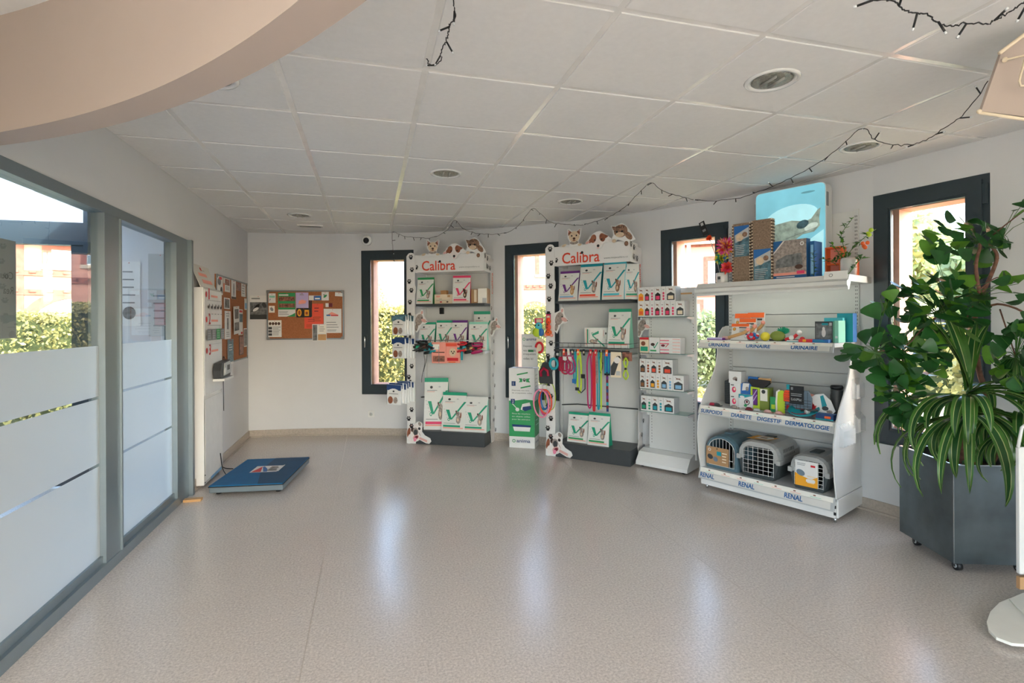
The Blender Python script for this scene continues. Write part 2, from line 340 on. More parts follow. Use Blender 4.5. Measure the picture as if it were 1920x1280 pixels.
# left wall around the glazed partition
b = MB(); b.box(-1.48, -1.38, 4.61, 6.9, 0, 2.75, 'wall_paint'); b.box(-1.48, -1.38, .8, 4.61, 2.0, 2.75, 'wall_paint'); struct('wall_left', b)
b = MB(); b.box(-5.6, -1.38, .68, .8, 0, 2.75, 'wall_paint'); b.box(-5.72, -5.6, -4.6, .8, 0, .3, 'wall_paint'); b.box(-5.72, -5.6, -4.6, .8, 2.37, 2.75, 'wall_paint'); b.box(-5.72, -5.6, .2, .8, .3, 2.37, 'wall_paint'); b.box(-5.72, -5.6, -4.6, -4.0, .3, 2.37, 'wall_paint'); struct('wall_reception', b)  # unseen reception walls; opening in the far one added to let in daylight
b = MB(); b.box(2.78, 2.9, -4.6, -1.1, 0, .3, 'wall_paint'); b.box(2.78, 2.9, -4.6, -1.1, 2.37, 2.75, 'wall_paint'); b.box(2.78, 2.9, -2.55, -1.1, .3, 2.37, 'wall_paint'); b.box(2.78, 2.9, -4.6, -4.45, .3, 2.37, 'wall_paint'); struct('wall_side', b)  # unseen side wall; its opening is added to light the left wall
b = MB(); b.box(-5.6, 2.9, -4.72, -4.6, 0, .3, 'wall_paint'); b.box(-5.6, 2.9, -4.72, -4.6, 2.35, 2.75, 'wall_paint'); b.box(-5.6, -4.8, -4.72, -4.6, .3, 2.35, 'wall_paint'); b.box(2.4, 2.9, -4.72, -4.6, .3, 2.35, 'wall_paint'); struct('wall_rear', b)  # unseen rear wall; wide opening added to brighten the room
# curved bulkhead hanging from the ceiling
b = MB(); n = 70; ri = arc(-3.18, -.92, 3.68, 60.7, -40, n); ro = arc(-3.125, -.858, 3.694, 61.8, -40, n)
for i in range(n): b.prismz([ri[i], ro[i], ro[i+1], ri[i+1]], 2.012, 2.6, 'warm_paint')
struct('trim_1', b)

# windows
def window(idx, a):
    root = bpy.data.objects.new('window_%d' % idx, None); COL.objects.link(root); root.matrix_world = winM(a); root['kind'] = 'structure'
    b = MB(); W, Z0, Z1 = .322, .49, 2.21
    def ring(x, z0, z1, t, y0, y1, m):
        b.box(-x, -x+t, y0, y1, z0, z1, m); b.box(x-t, x, y0, y1, z0, z1, m); b.box(-x+t, x-t, y0, y1, z0, z0+t, m); b.box(-x+t, x-t, y0, y1, z1-t, z1, m)
    ring(W, Z0, Z1, .05, -.012, .07, 'anthracite'); b.build('window_frame', root)
    b = MB(); ring(W-.032, Z0+.032, Z1-.032, .07, -.03, -.0125, 'anthracite'); ring(W-.1, Z0+.1, Z1-.1, .016, -.022, -.002, 'anthracite'); b.build('sash', root)
    b = MB(); ring(W-.112, Z0+.112, Z1-.112, .006, -.004, .0, 'chrome'); b.build('glazing_spacer', root)
    b = MB(); b.box(-.21, .21, .004, .01, .6, 2.1, 'glass'); b.build('pane', root)
    b = MB(); b.box(-.276, -.248, -.045, -.0305, 1.12, 1.2, 'anthracite'); b.build('handle_plate', root)
    b = MB(); b.tube([(-.262, -.0455, 1.175), (-.262, -.068, 1.175), (-.262, -.07, 1.165), (-.262, -.066, 1.05)], .008, 'chrome', 8); b.build('handle', root)
    b = MB(); b.box(.292, .316, -.03, -.013, 2.03, 2.15, 'anthracite'); b.box(.292, .316, -.03, -.013, .56, .66, 'anthracite'); b.build('hinge', root)
    b = MB()
    b.box(-.34, -.2, .071, .235, .45, 2.25, 'jamb_wood'); b.box(.2, .34, .071, .235, .45, 2.25, 'jamb_wood'); b.box(-.2, .2, .071, .235, 2.1, 2.25, 'jamb_wood'); b.box(-.2, .2, .071, .26, .45, .6, 'jamb_wood')
    b.build('reveal_lining', root)
for i, a in enumerate(WIN_A): window(i+1, a)

# glazed partition to the entrance lobby
root = bpy.data.objects.new('window_6', None); COL.objects.link(root); root.location = (-1.38, 0, 0); root['kind'] = 'structure'
b = MB(); X0, X1 = -.07, .012
b.box(X0, X1, .8, 4.61, .0, .06, 'alu'); b.box(X0, X1-.02, .8, 4.61, .06, .1, 'alu'); b.box(X0, X1, .8, 4.61, 1.945, 2.0, 'alu'); b.box(X0, X1, 4.34, 4.61, .06, 1.945, 'alu')
b.box(X0-.03, X1+.03, 4.58, 4.62, 0, 2.0, 'alu'); b.box(X0, X1-.004, 3.275, 3.475, .06, 1.945, 'alu'); b.box(X0, X1+.006, 3.44, 3.452, .06, 1.945, 'alu')
b.box(X0, X1-.004, 1.4, 1.6, .06, 1.945, 'alu'); b.build('window_frame', root)
for y0, y1 in ((3.475, 4.34), (1.6, 3.275)):
    b = MB(); b.box(-.03, -.024, y0, y1, .1, 1.945, 'partition_glass'); g = b.build('pane', root)
    b = MB()
    for z0, z1 in ((.1, .585), (.6, .945), (.96, 1.23)): b.add([(-.0225, y0, z0), (-.0225, y1, z0), (-.0225, y1, z1), (-.0225, y0, z1)], [(0, 1, 2, 3)], 'frosted_film')
    b.build('frosted_film', g)
# lobby behind it
b = MB(); b.box(-2.17, -1.48, 5.05, 5.15, 0, 3, 'wall_paint'); b.box(-3.9, -3.75, 5.05, 5.15, 0, 3, 'wall_paint'); b.box(-3.9, -3.8, .8, 4.0, 0, 2.42, 'wall_paint'); struct('wall_lobby', b)  # long side wall on the left added out of view to dim the lobby
b = MB(); b.box(-2.19, -1.48, .8, 5.15, 2.32, 2.42, 'warm_paint'); b.box(-3.9, -2.19, .8, 4.3, 2.42, 2.5, 'warm_paint'); struct('trim_2', b)  # soffit strip, plus an unseen roof piece added to cut lobby daylight
root = bpy.data.objects.new('door_1', None); COL.objects.link(root); root.location = (0, 5.08, 0); root['kind'] = 'structure'
b = MB(); b.box(-2.28, -2.19, 0, .08, 0, 3, 'anthracite'); b.box(-3.75, -3.67, 0, .08, 0, 3, 'anthracite'); b.box(-3.67, -2.28, 0, .08, 2.0, 2.185, 'anthracite'); b.box(-3.67, -2.28, 0, .08, 2.95, 3.02, 'anthracite'); b.build('door_frame', root)
b = MB(); b.box(-2.37, -2.28, .01, .06, .02, 2.0, 'anthracite'); b.box(-3.67, -3.58, .01, .06, .02, 2.0, 'anthracite'); b.box(-3.58, -2.37, .01, .06, .02, .22, 'anthracite'); lf = b.build('door_leaf', root)
b = MB(); b.box(-3.58, -2.37, .03, .036, .22, 2.0, 'glass'); b.build('pane', lf)
b = MB(); b.box(-3.67, -2.28, .03, .036, 2.185, 2.95, 'glass'); b.build('transom_pane', root)

# ---- small wall and ceiling fittings
for i, (x, y, lab) in enumerate([(.537, 3.723, 'round recessed downlight in the ceiling left of the middle, before the first display'), (1.737, 4.323, 'round recessed downlight in the ceiling above the second display'), (-.663, 5.523, 'round recessed downlight near the corner, beside the slotted vent'),
        (1.737, 1.923, 'largest round downlight in view, near the upper right'), (2.937, 2.523, 'round downlight crossed by the string of lights above the green plant'), (-.663, 2.523, 'downlight mostly hidden behind the curved beige bulkhead')]):
    t = thing('ceiling_downlight', Matrix.Translation((x, y, CEIL)), lab, 'ceiling light', 'recessed downlights')
    b = MB(); b.lathe([(.088, .0), (.088, -.003), (.1, -.008), (.112, -.006), (.116, 0)], 'gloss_white', 36); b.build('trim_ring', t)
    b = MB(); b.lathe([(.087, -.002), (.075, -.0035), (.04, -.005), (.0001, -.006)], 'reflector', 28); r_ = b.build('reflector', t)
    b = MB()
    for k in (-.022, .022): b.tube([(k, -.05, -.0075), (k, .05, -.0075)], .008, 'lampglow', 8, flat=.4)
    b.build('lamp_tube', t)
t = thing('air_vent', Matrix.Translation((-.62, 6.08, CEIL)), 'small white slotted air vent in the ceiling near the back corner', 'vent')
b = MB(); b.box(-.13, .13, -.05, .05, -.012, 0, 'tbar'); b.build('housing', t)
b = MB(); b.box(-.11, .11, -.035, -.012, -.0135, -.012, 'black'); b.box(-.11, .11, .012, .035, -.0135, -.012, 'black'); b.build('slot', t)
q = cyl_pt(71.9, RW)
t = thing('security_camera', AM(q[0], q[1], 2.33, 71.9-90), 'round white dome security camera on the back wall under the ceiling', 'camera')
b = MB(); b.lathe([(.062, -.0), (.062, -.03), (.052, -.045)][::-1], 'gloss_white', 24, Matrix.Rotation(-PI/2, 4, 'X')); b.build('housing', t)
b = MB(); b.ball((0, -.042, -.004), .036, 'black', 16); b.build('lens_dome', t)
def socket(M, lab, plug=False):
    t = thing('wall_socket', M, lab, 'socket')
    b = MB(); b.box(-.04, .04, -.012, 0, -.04, .04, 'gloss_white', bev=.003); b.build('face_plate', t)
    b = MB(); b.lathe([(.02, 0), (.022, .002), (.018, .003), (.0001, .003)], 'lightgrey', 20, Matrix.Translation((0, -.012, 0)) @ Matrix.Rotation(PI/2, 4, 'X')); b.box(-.002, .002, -.018, -.015, -.006, .01, 'darkgrey'); b.build('outlet', t)
    return t
q = cyl_pt(71.5); socket(AM(q[0], q[1], .25, -18.5), 'small white wall socket low under the leftmost window')
q = cyl_pt(17.2, RW); sM = AM(q[0], q[1], .235, 17.2-90); socket(sM, 'white wall socket with a plugged-in cord, between shelving and planter')
b = MB(); b.lathe([(.019, 0), (.019, .03), (.01, .042), (.0001, .042)], 'cable_white', 16, Matrix.Translation((0, -.016, 0)) @ Matrix.Rotation(PI/2, 4, 'X'))
b.tube(smoothpath([(0, -.055, 0), (-.02, -.085, -.03), (-.05, -.08, -.12), (-.1, -.12, -.2), (-.17, -.2, -.229), (-.3, -.28, -.230), (-.36, -.3, -.230)]), .0045, 'cable_white', 8)
b.build('power_cord', bpy.data.objects['wall_socket.001'])

# garland of unlit lights
def garland(pts, lab, seed):
    rr = random.Random(seed); P = smoothpath(pts, 7)
    P = [p+Vector((rr.uniform(-.003, .003), rr.uniform(-.003, .003), rr.uniform(-.004, .004))) for p in P]
    t = thing('string_lights', Matrix.Translation(P[0]), lab, 'string lights'); o = P[0]
    b = MB(); b.tube([p-o for p in P], .0021, 'black', 5); b.build('wire', t)
    base = MB(); base.cyl((0, 0, 0), (0, 0, .036), .0032, 'black', 6); base.cyl((0, 0, .036), (0, 0, .044), .0035, 'plast_clear_solid', 6)
    acc = 0; k = 0; first = None
    for i in range(1, len(P)):
        acc += (P[i]-P[i-1]).length
        if acc > .105:
            acc = 0; k += 1
            d = Vector((rr.uniform(-1, 1), rr.uniform(-1, 1), rr.uniform(-1.3, .5))).normalized()
            M = Matrix.Translation(P[i]-o) @ d.to_track_quat('Z', 'Y').to_matrix().to_4x4()
            if P[i].z > CEIL-.04: M = Matrix.Translation(P[i]-o) @ Vector((rr.uniform(-1, 1), rr.uniform(-1, 1), -.3)).to_track_quat('Z', 'Y').to_matrix().to_4x4()
            if first is None: first = base.build('bulb', t, M)
            else: c = first.copy(); COL.objects.link(c); c.parent = t; c.matrix_local = M
G1P = [[0.271, 6.196, 2.405], [0.372, 6.055, 2.336], [0.558, 5.794, 2.278], [0.684, 5.618, 2.266], [0.794, 5.463, 2.313], [0.864, 5.366, 2.405], [0.934, 5.284, 2.31], [1.046, 5.152, 2.243], [1.164, 5.015, 2.215], [1.289, 4.868, 2.211], [1.39, 4.75, 2.277], [1.487, 4.636, 2.405], [1.583, 4.462, 2.257], [1.674, 4.297, 2.206], [1.746, 4.167, 2.176], [1.815, 4.042, 2.179], [1.907, 3.877, 2.205], [1.993, 3.721, 2.284], [2.081, 3.562, 2.405], [2.122, 3.464, 2.326], [2.193, 3.296, 2.243], [2.258, 3.139, 2.184], [2.349, 2.924, 2.155], [2.431, 2.73, 2.182], [2.505, 2.553, 2.229], [2.573, 2.391, 2.305], [2.631, 2.253, 2.405], [2.635, 2.181, 2.316], [2.642, 2.042, 2.242], [2.648, 1.939, 2.227], [2.653, 1.843, 2.259], [2.658, 1.754, 2.301], [2.662, 1.666, 2.405]]
garland([(.285, 6.2, 1.95), (.275, 6.2, 2.1), (.262, 6.2, 2.3)]+G1P, 'long dark string of unlit lights swagged across the ceiling toward the right', 3)
garland([[0.246, 1.574, 2.38], [0.266, 1.657, 2.36], [0.28, 1.714, 2.36], [0.271, 1.758, 2.36], [0.272, 1.815, 2.36], [0.272, 1.88, 2.36], [0.265, 1.947, 2.36], [0.272, 2.02, 2.36], [0.244, 2.093, 2.38], [0.228, 2.106, 2.405]], 'short dark string of lights hanging from the ceiling at top centre', 4)
garland([[.3, 1.45, 2.40], [.5, 1.4, 2.38], [.7, 1.33, 2.37], [.95, 1.2, 2.33], [1.2, 1.08, 2.22], [1.288, 1.074, 2.2], [1.362, 1.071, 2.2], [1.413, 1.089, 2.2], [1.469, 1.1, 2.2], [1.518, 1.095, 2.2], [1.583, 1.115, 2.2], [1.641, 1.117, 2.2], [1.667, 1.096, 2.2], [1.73, 1.085, 2.2], [1.729, 1.058, 2.2], [1.72, 1.021, 2.2], [1.73, 0.998, 2.21], [1.739, 0.954, 2.22], [1.8, .7, 2.405]], 'dark string of lights looping in at the top right corner', 5)

# ---- boards and papers
def board(name, M, w_, h_, lab):
    t = thing(name, M, lab, 'noticeboard')
    b = MB(); b.box(0, w_, -.012, 0, 0, h_, 'cork'); b.build('cork_sheet', t)
    b = MB(); f = .014
    for x0, x1, z0, z1 in ((0, w_, 0, f), (0, w_, h_-f, h_), (0, f, f, h_-f), (w_-f, w_, f, h_-f)): b.box(x0, x1, -.018, -.0125, z0, z1, 'alu')
    for x in (0, w_-.03):
        for z in (0, h_-.03): b.box(x-.002, x+.032, -.021, -.0185, z-.002, z+.032, 'midgrey')
    b.build('board_frame', t); return t
def sheet(M, x0, x1, z0, z1, lab, draw, name='flyer', cat='paper', y=-.014, base='white', curl=0, group=None):
    w_, h_ = x1-x0, z1-z0; b = MB()
    b.box(0, w_, -.0012, 0, 0, h_, base)
    d = Dec(b, (0, -.0012, 0)); draw(d, w_, h_)
    for px in (w_/2,): b.ball((px, -.004, h_-.012), .004, 'red', 8)
    T = M @ Matrix.Translation((x0, y, z0)) @ (Matrix.Rotation(math.radians(curl), 4, 'Y') if curl else Matrix())
    return b.build(name, None, T, lab, cat, group)
BM = AM(-1.1623, 6.7101, 0, -10.17)
BM2 = BM @ Matrix.Translation((0, -.03, 0))
board('cork_noticeboard', BM2 @ Matrix.Translation((0.004, 0, 1.151)), .886, .582, 'cork noticeboard on the back wall, wider than tall, with an orange sheet')
def d_text(d, w_, h_): d.bars(w_*.12, h_*.85, w_*.85, 4, h_*.19, h_*.05)
def d_green(d, w_, h_):
    d.rect(0, h_*.3, w_, h_, 'green'); d.rect(w_*.04, h_*.65, w_*.96, h_*.84, 'photo_warm'); d.rect(w_*.04, h_*.38, w_*.96, h_*.55, 'photo_warm'); d.rect(w_*.05, h_*.88, w_*.6, h_*.93, 'white')
    d.bars(w_*.05, h_*.22, w_*.7, 3, h_*.06, h_*.02); d.poly([(w_*.5, 0), (w_, 0), (w_, h_*.16), (w_*.8, h_*.08)], 'green')
def d_pink(d, w_, h_): d.bars(w_*.3, h_*.93, w_*.7, 2, h_*.06, h_*.03); d.poly([(w_*.2, h_*.3), (w_*.75, h_*.35), (w_*.85, h_*.5), (w_*.5, h_*.58), (w_*.25, h_*.5)], 'salmon')
def d_blk(d, w_, h_): d.ell(w_*.2, h_*.5, w_*.15, h_*.4, 'amber'); d.ell(w_*.2, h_*.5, w_*.08, h_*.25, 'rust'); d.rect(w_*.55, h_*.15, w_*.85, h_*.8, 'amber'); d.rect(w_*.62, h_*.3, w_*.78, h_*.6, 'rust')
def d_card(d, w_, h_): d.rect(w_*.4, 0, w_, h_*.95, 'blue'); d.rect(w_*.5, h_*.2, w_*.9, h_*.5, 'white')
def d_bird(d, w_, h_): d.ell(w_*.5, h_*.5, w_*.3, h_*.12, 'green', 40); d.ell(w_*.35, h_*.65, w_*.12, h_*.08, 'midgrey')
def d_org(d, w_, h_): d.bars(w_*.2, h_*.8, w_*.7, 2, h_*.15, h_*.04, 'maroon'); d.bars(w_*.1, h_*.35, w_*.9, 3, h_*.09, h_*.03, 'rust')
def d_wht(d, w_, h_):
    d.poly([(w_*.2, h_*.75), (w_*.45, h_*.87), (w_*.8, h_*.76)], 'salmon'); d.rect(w_*.15, h_*.7, w_*.38, h_*.76, 'blue'); d.rect(w_*.4, h_*.7, w_*.82, h_*.75, 'red'); d.bars(w_*.15, h_*.45, w_*.85, 3, h_*.1, h_*.025); d.bars(w_*.2, h_*.14, w_*.8, 2, h_*.05, h_*.02)
def d_horse(d, w_, h_):
    d.rect(0, h_*.68, w_, h_, 'ivory'); 
    for k in range(4): d.ell(w_*(.15+.22*k), h_*.8, w_*.1, h_*.09, 'darkbrown'); d.line(w_*(.15+.22*k), h_*.8, w_*(.13+.22*k), h_*.7, .004, 'darkbrown')
    for k in range(3): d.rect(w_*.03, h_*(.08+.19*k), w_*.3, h_*(.22+.19*k), 'darkgrey')
    d.bars(w_*.36, h_*.6, w_*.95, 6, h_*.09, h_*.03)
def d_phot(d, w_, h_): d.rect(w_*.04, h_*.04, w_*.34, h_*.96, 'photo_grey'); d.rect(w_*.4, h_*.05, w_*.97, h_*.4, 'tan'); d.rect(w_*.4, h_*.45, w_*.97, h_*.95, 'ivory'); d.bars(w_*.5, h_*.85, w_*.9, 3, h_*.12, h_*.03)
def d_poster(d, w_, h_):
    d.rect(0, h_*.2, w_, h_*.72, 'photo_grey'); d.poly([(w_*.05, h_*.3), (w_*.4, h_*.62), (w_*.6, h_*.66), (w_*.5, h_*.45), (w_*.25, h_*.36)], 'black'); d.ell(w_*.85, h_*.6, w_*.12, h_*.12, 'darkgrey', 30); d.poly([(0, 0), (w_, 0), (w_, h_*.2), (0, h_*.2)], 'darkgrey'); d.rect(w_*.1, h_*.85, w_*.6, h_*.9, 'midgrey')
    d.ell(w_*.35, h_*.42, w_*.2, h_*.06, 'white', 30)
sheet(BM2, .025, .105, 1.586, 1.698, 'small white note with a purple drawing, upper left of the back cork board', lambda d, a, c: (d.rect(a*.1, c*.55, a*.9, c*.75, 'mint'), d.poly([(a*.1, c*.1), (a*.3, c*.4), (a*.2, c*.45)], 'purple')))
sheet(BM2, .028, .094, 1.471, 1.551, 'small cream note with a pencil sketch on the back cork board', lambda d, a, c: d.ell(a*.5, c*.5, a*.25, c*.3, 'midgrey', 30), base='ivory')
sheet(BM2, .134, .33, 1.423, 1.705, 'green leaflet with photos on the back cork board', d_green)
sheet(BM2, .336, .481, 1.508, 1.708, 'pale pink sheet with a red animal drawing on the back cork board', d_pink, base='lilac')
sheet(BM2, .485, .52, 1.42, 1.614, 'dark strip of card behind the orange sheet', lambda d, a, c: d.rect(a*.3, c*.1, a*.6, c*.9, 'darkbrown'), base='black')
sheet(BM2, .343, .513, 1.413, 1.524, 'black card with two yellow emblems on the back cork board', d_blk, base='black', y=-.0165)
sheet(BM2, .486, .627, 1.616, 1.672, 'small white and blue visiting card at the top of the back cork board', d_card)
sheet(BM2, .633, .716, 1.613, 1.715, 'white card with a green bird drawing on the back cork board', d_bird)
sheet(BM2, .788, .877, 1.665, 1.711, 'blank white slip in the upper right corner of the back cork board', lambda d, a, c: None, curl=3)
sheet(BM2, .678, .759, 1.535, 1.581, 'small purple and white visiting card on the back cork board', lambda d, a, c: d.rect(a*.45, 0, a, c, 'maroon'))
sheet(BM2, .523, .651, 1.335, 1.575, 'tall orange sheet, the upper of two, on the back cork board', d_org, base='coral')
sheet(BM2, .434, .643, 1.279, 1.42, 'orange sheet with brown lines, the lower of two, on the back cork board', d_org, base='coral', y=-.0155)
sheet(BM2, .657, .862, 1.226, 1.514, 'large white notice with a red and blue heading on the back cork board', d_wht)
sheet(BM2, .019, .171, 1.183, 1.381, 'leaflet with a row of horses in the lower left of the back cork board', d_horse)
sheet(BM2, .525, .69, 1.131, 1.332, 'folded photo leaflet hanging off the lower edge of the back cork board', d_phot, y=-.021)
sheet(BM, -.195, -.004, 1.393, 1.673, 'grey and white animal poster taped to the wall left of the back cork board', d_poster, 'poster', 'poster', y=-.022)
LM = Matrix.Translation((-1.38, 0, 0)) @ Matrix.Rotation(PI/2, 4, 'Z')     # local x = +y world, into the wall = -x world
board('cork_noticeboard', LM @ Matrix.Translation((5.36, 0, .947)), 1.245, .86, 'tall cork noticeboard on the left wall behind the white weighing panel')
def d_dogs(d, w_, h_): d.ell(w_*.35, h_*.7, w_*.3, h_*.2, 'photo_grey'); d.rect(w_*.3, h_*.82, w_*.8, h_*.97, 'red'); d.ell(w_*.7, h_*.25, w_*.2, h_*.2, 'darkgrey')
def d_photo(m): return lambda d, a, c: (d.rect(a*.08, c*.35, a*.92, c*.9, m), d.bars(a*.1, c*.28, a*.9, 3, c*.08, c*.03))
sheet(LM, 5.39, 5.58, 1.62, 1.794, 'white flyer with a red heading in the upper left of the left wall board', d_dogs, y=-.014)
sheet(LM, 5.6, 5.85, 1.66, 1.79, 'colourful flyer with an orange edge along the top of the left wall board', lambda d, a, c: (d.rect(0, 0, a*.15, c*.6, 'orange'), d.rect(a*.2, c*.5, a*.9, c*.95, 'photo_warm'), d.bars(a*.3, c*.4, a*.9, 3, c*.1, c*.04)))
sheet(LM, 5.9, 6.09, 1.6, 1.797, 'white flyer with a tall black animal on the left wall board', lambda d, a, c: (d.rect(0, 0, a, c*.12, 'darkbrown'), d.ell(a*.5, c*.5, a*.12, c*.35, 'photo_grey')))
sheet(LM, 6.1, 6.3, 1.7, 1.79, 'small patchwork of photos near the top of the left wall board', lambda d, a, c: (d.rect(0, 0, a, c, 'photo_warm'),), base='tan')
sheet(LM, 6.33, 6.54, 1.645, 1.79, 'white note with faint writing, rightmost at the top of the left wall board', d_text)
sheet(LM, 5.64, 5.87, 1.19, 1.47, 'long white leaflet with a dark narrow photo on the left wall board', lambda d, a, c: (d.rect(a*.35, c*.35, a*.6, c*.75, 'photo_grey'), d.bars(a*.2, c*.92, a*.8, 2, c*.08, c*.03), d.bars(a*.2, c*.25, a*.8, 3, c*.07, c*.02)))
sheet(LM, 5.93, 6.17, 1.23, 1.52, 'curling white leaflet with two photos on the left wall board', lambda d, a, c: (d.rect(a*.15, c*.55, a*.85, c*.9, 'photo_grey'), d.rect(a*.1, c*.12, a*.9, c*.42, 'photo_grey')), y=-.03, curl=-3)
sheet(LM, 6.19, 6.39, 1.22, 1.5, 'white leaflet with red heading and blue photo on the left wall board', lambda d, a, c: (d.rect(a*.1, c*.88, a*.9, c*.96, 'red'), d.rect(a*.05, c*.5, a*.95, c*.82, 'photo_blue'), d.rect(a*.5, c*.03, a*.9, c*.12, 'red')))
sheet(LM, 6.22, 6.42, 1.0, 1.21, 'dark red photo strip low on the left wall board', lambda d, a, c: d.rect(a*.1, c*.05, a*.9, c*.95, 'photo_warm'), base='darkbrown')
sheet(LM, 6.44, 6.595, 1.08, 1.29, 'grey photo sheet at the right edge of the left wall board', lambda d, a, c: d.rect(a*.05, c*.05, a*.95, c*.95, 'photo_grey'))
sheet(LM, 5.715, 5.94, .93, 1.185, 'blue leaflet hanging below the edge of the left wall board', lambda d, a, c: (d.rect(0, c*.1, a, c, 'photo_blue'), d.bars(a*.2, c*.8, a*.8, 3, c*.1, c*.03, 'white')), y=-.021)
sheet(LM, 5.62, 5.84, 1.49, 1.6, 'small dark snapshot in the middle of the left wall board', lambda d, a, c: d.rect(a*.1, c*.1, a*.9, c*.9, 'photo_grey'))
sheet(LM, 6.48, 6.595, 1.5, 1.63, 'pale blue card at the right edge of the left wall board', lambda d, a, c: d.rect(a*.1, c*.1, a*.9, c*.6, 'skyblue'))
# papers seen through the glass
PM = Matrix.Translation((-1.412, 0, 0)) @ Matrix.Rotation(PI/2, 4, 'Z')
b = MB(); b.box(2.25, 2.62, 0, .001, 1.29, 1.69, 'midgrey')
d = Dec(b, (0, 0, 0), (-1, 0, 0)); d.text('Cour', -2.6, 1.53, .03, 'darkgrey'); d.text('Rea', -2.6, 1.47, .03, 'darkgrey')
b.build('poster', None, PM, 'grey translucent sheet stuck on the glass at the far left edge', 'poster')
sheet(AM(0, 5.05, 0, 0), -2.02, -1.86, 1.33, 1.87, 'white notice on the lobby wall behind the second glass pane, left one', lambda d, a, c: (d.bars(a*.2, c*.85, a*.8, 5, c*.12, c*.02), d.ell(a*.5, c*.2, a*.3, c*.1, 'photo_grey')), 'poster', 'poster', y=-.004)
sheet(AM(0, 5.05, 0, 0), -1.8, -1.62, 1.24, 1.94, 'tall grey poster on the lobby wall behind the second glass pane, right one', lambda d, a, c: (d.rect(0, 0, a, c, 'lightgrey'), d.bars(a*.2, c*.5, a*.8, 5, c*.09, c*.02)), 'poster', 'poster', y=-.004)

# ---- weighing panel and platform scale
pM = LM
t = thing('weighing_panel', LM @ Matrix.Translation((4.76, 0, 0)), 'tall white instruction panel with red numbers 1 2 3 on the left wall', 'panel')
b = MB(); b.box(0, .555, -.07, -.002, .02, 1.645, 'gloss_white', bev=.003); b.build('panel_body', t)
b = MB(); b.box(.02, .54, -.0735, -.0705, .75, 1.63, 'white')
d = Dec(b, (0, -.0735, 0))
for z, s_ in ((1.56, '1'), (1.35, '2'), (1.09, '3')):
    d.text(s_, .13, z-.01, .09, 'red', w=.05 if s_ != '1' else .03, bold=.004); d.ell(.07, z+.03, .025, .025, 'red'); d.rect(.2, z+.012, .4, z+.03, 'salmon')
for k in range(5): d.ell(.12+.085*k, 1.485, .025, .012, 'black'); d.ell(.14+.085*k, 1.5, .01, .014, 'black'); d.line(.105+.085*k, 1.485, .103+.085*k, 1.463, .006, 'black'); d.line(.135+.085*k, 1.485, .135+.085*k, 1.463, .006, 'black'); d.rect(.1+.085*k, 1.425, .15+.085*k, 1.43, 'midgrey')
d.rect(.05, 1.54, .45, 1.543, 'midgrey'); d.rect(.05, 1.33, .45, 1.333, 'midgrey'); d.rect(.05, 1.17, .45, 1.173, 'lightgrey')
for k in range(4):
    d.rect(.04+.125*k, 1.205, .155+.125*k, 1.3, 'green' if k == 2 else 'midgrey'); d.bars(.05+.125*k, 1.285, .145+.125*k, 4, .02, .004, 'lightgrey')
b.build('printed_sheet', t)
b = MB(); b.add([(-.02, -.06, 1.645), (.41, -.06, 1.645), (.38, -.005, 1.835), (-.1, -.005, 1.835), (-.02, -.056, 1.645), (.41, -.056, 1.645), (.38, -.001, 1.835), (-.1, -.001, 1.835)], [(0, 1, 2, 3), (7, 6, 5, 4), (0, 4, 5, 1), (1, 5, 6, 2), (2, 6, 7, 3), (3, 7, 4, 0)], 'offwhite')
d = Dec(b, (0, -.062, 1.645), (1, 0, 0), (-.1, .055, .19), (0, -.96, .28)); d.rect(.08, .5, .3, .64, 'salmon'); d.rect(.1, .2, .36, .36, 'salmon'); d.rect(.2, .76, .29, .78, 'midgrey'); d.ell(.2, .82, .02, .08, 'red')
b.build('header_card', t)
b = MB(); b.box(.18, .5, -.075, -.0735, .02, .7, 'skyblue'); 
for z in (.04, .1): b.ball((.02, -.071, z), .006, 'darkgrey', 8)
b.box(.02, .53, -.0765, -.0742, .05, .72, 'white'); b.build('lower_cover', t)
dM = LM @ Matrix.Translation((4.99, -.073, .94))
t = thing('scale_display', dM, 'grey and black digital weight display mounted on the white weighing panel', 'display')
b = MB(); b.prism([(0, -.07), (.3, -.07), (.34, 0), (.28, .075), (.02, .06), (-.02, 0)], -.07, -.01, 'darkgrey'); b.build('housing', t)
b = MB(); b.prism([(.07, -.05), (.31, -.04), (.31, .03), (.26, .068), (.09, .055)], -.078, -.0705, 'lightgrey'); d = Dec(b, (0, -.078, 0)); d.rect(.16, -.01, .25, .035, 'darkgrey'); d.ell(.09, -.01, .035, .03, 'white'); b.build('face_plate', t)
b = MB(); b.box(.02, .34, -.09, 0, -.095, -.075, 'white'); b.build('wall_bracket', t)
b = MB(); b.tube(smoothpath([(.33, -.03, -.03), (.35, -.03, .02), (.34, -.005, .1), (.33, -.005, -.05), (.34, -.005, -.4)]), .003, 'black', 6); b.build('cable', t)
ang = math.degrees(math.atan2(4.453-4.531, .546))
t = thing('platform_scale', AM(-1.215, 4.53, 0, ang), 'large blue veterinary platform scale with metal edge on the floor by the left wall', 'scale')
b = MB(); b.box(0, .55, 0, .8, .022, .066, 'alu', bev=.004); b.build('base', t)
b = MB(); b.box(-.004, .554, -.004, .804, .066, .073, 'black'); b.box(0, .55, 0, .8, .073, .079, 'scale_blue')
d = Dec(b, (0, 0, .079), (1, 0, 0), (0, 1, 0), (0, 0, 1), step=.0006)
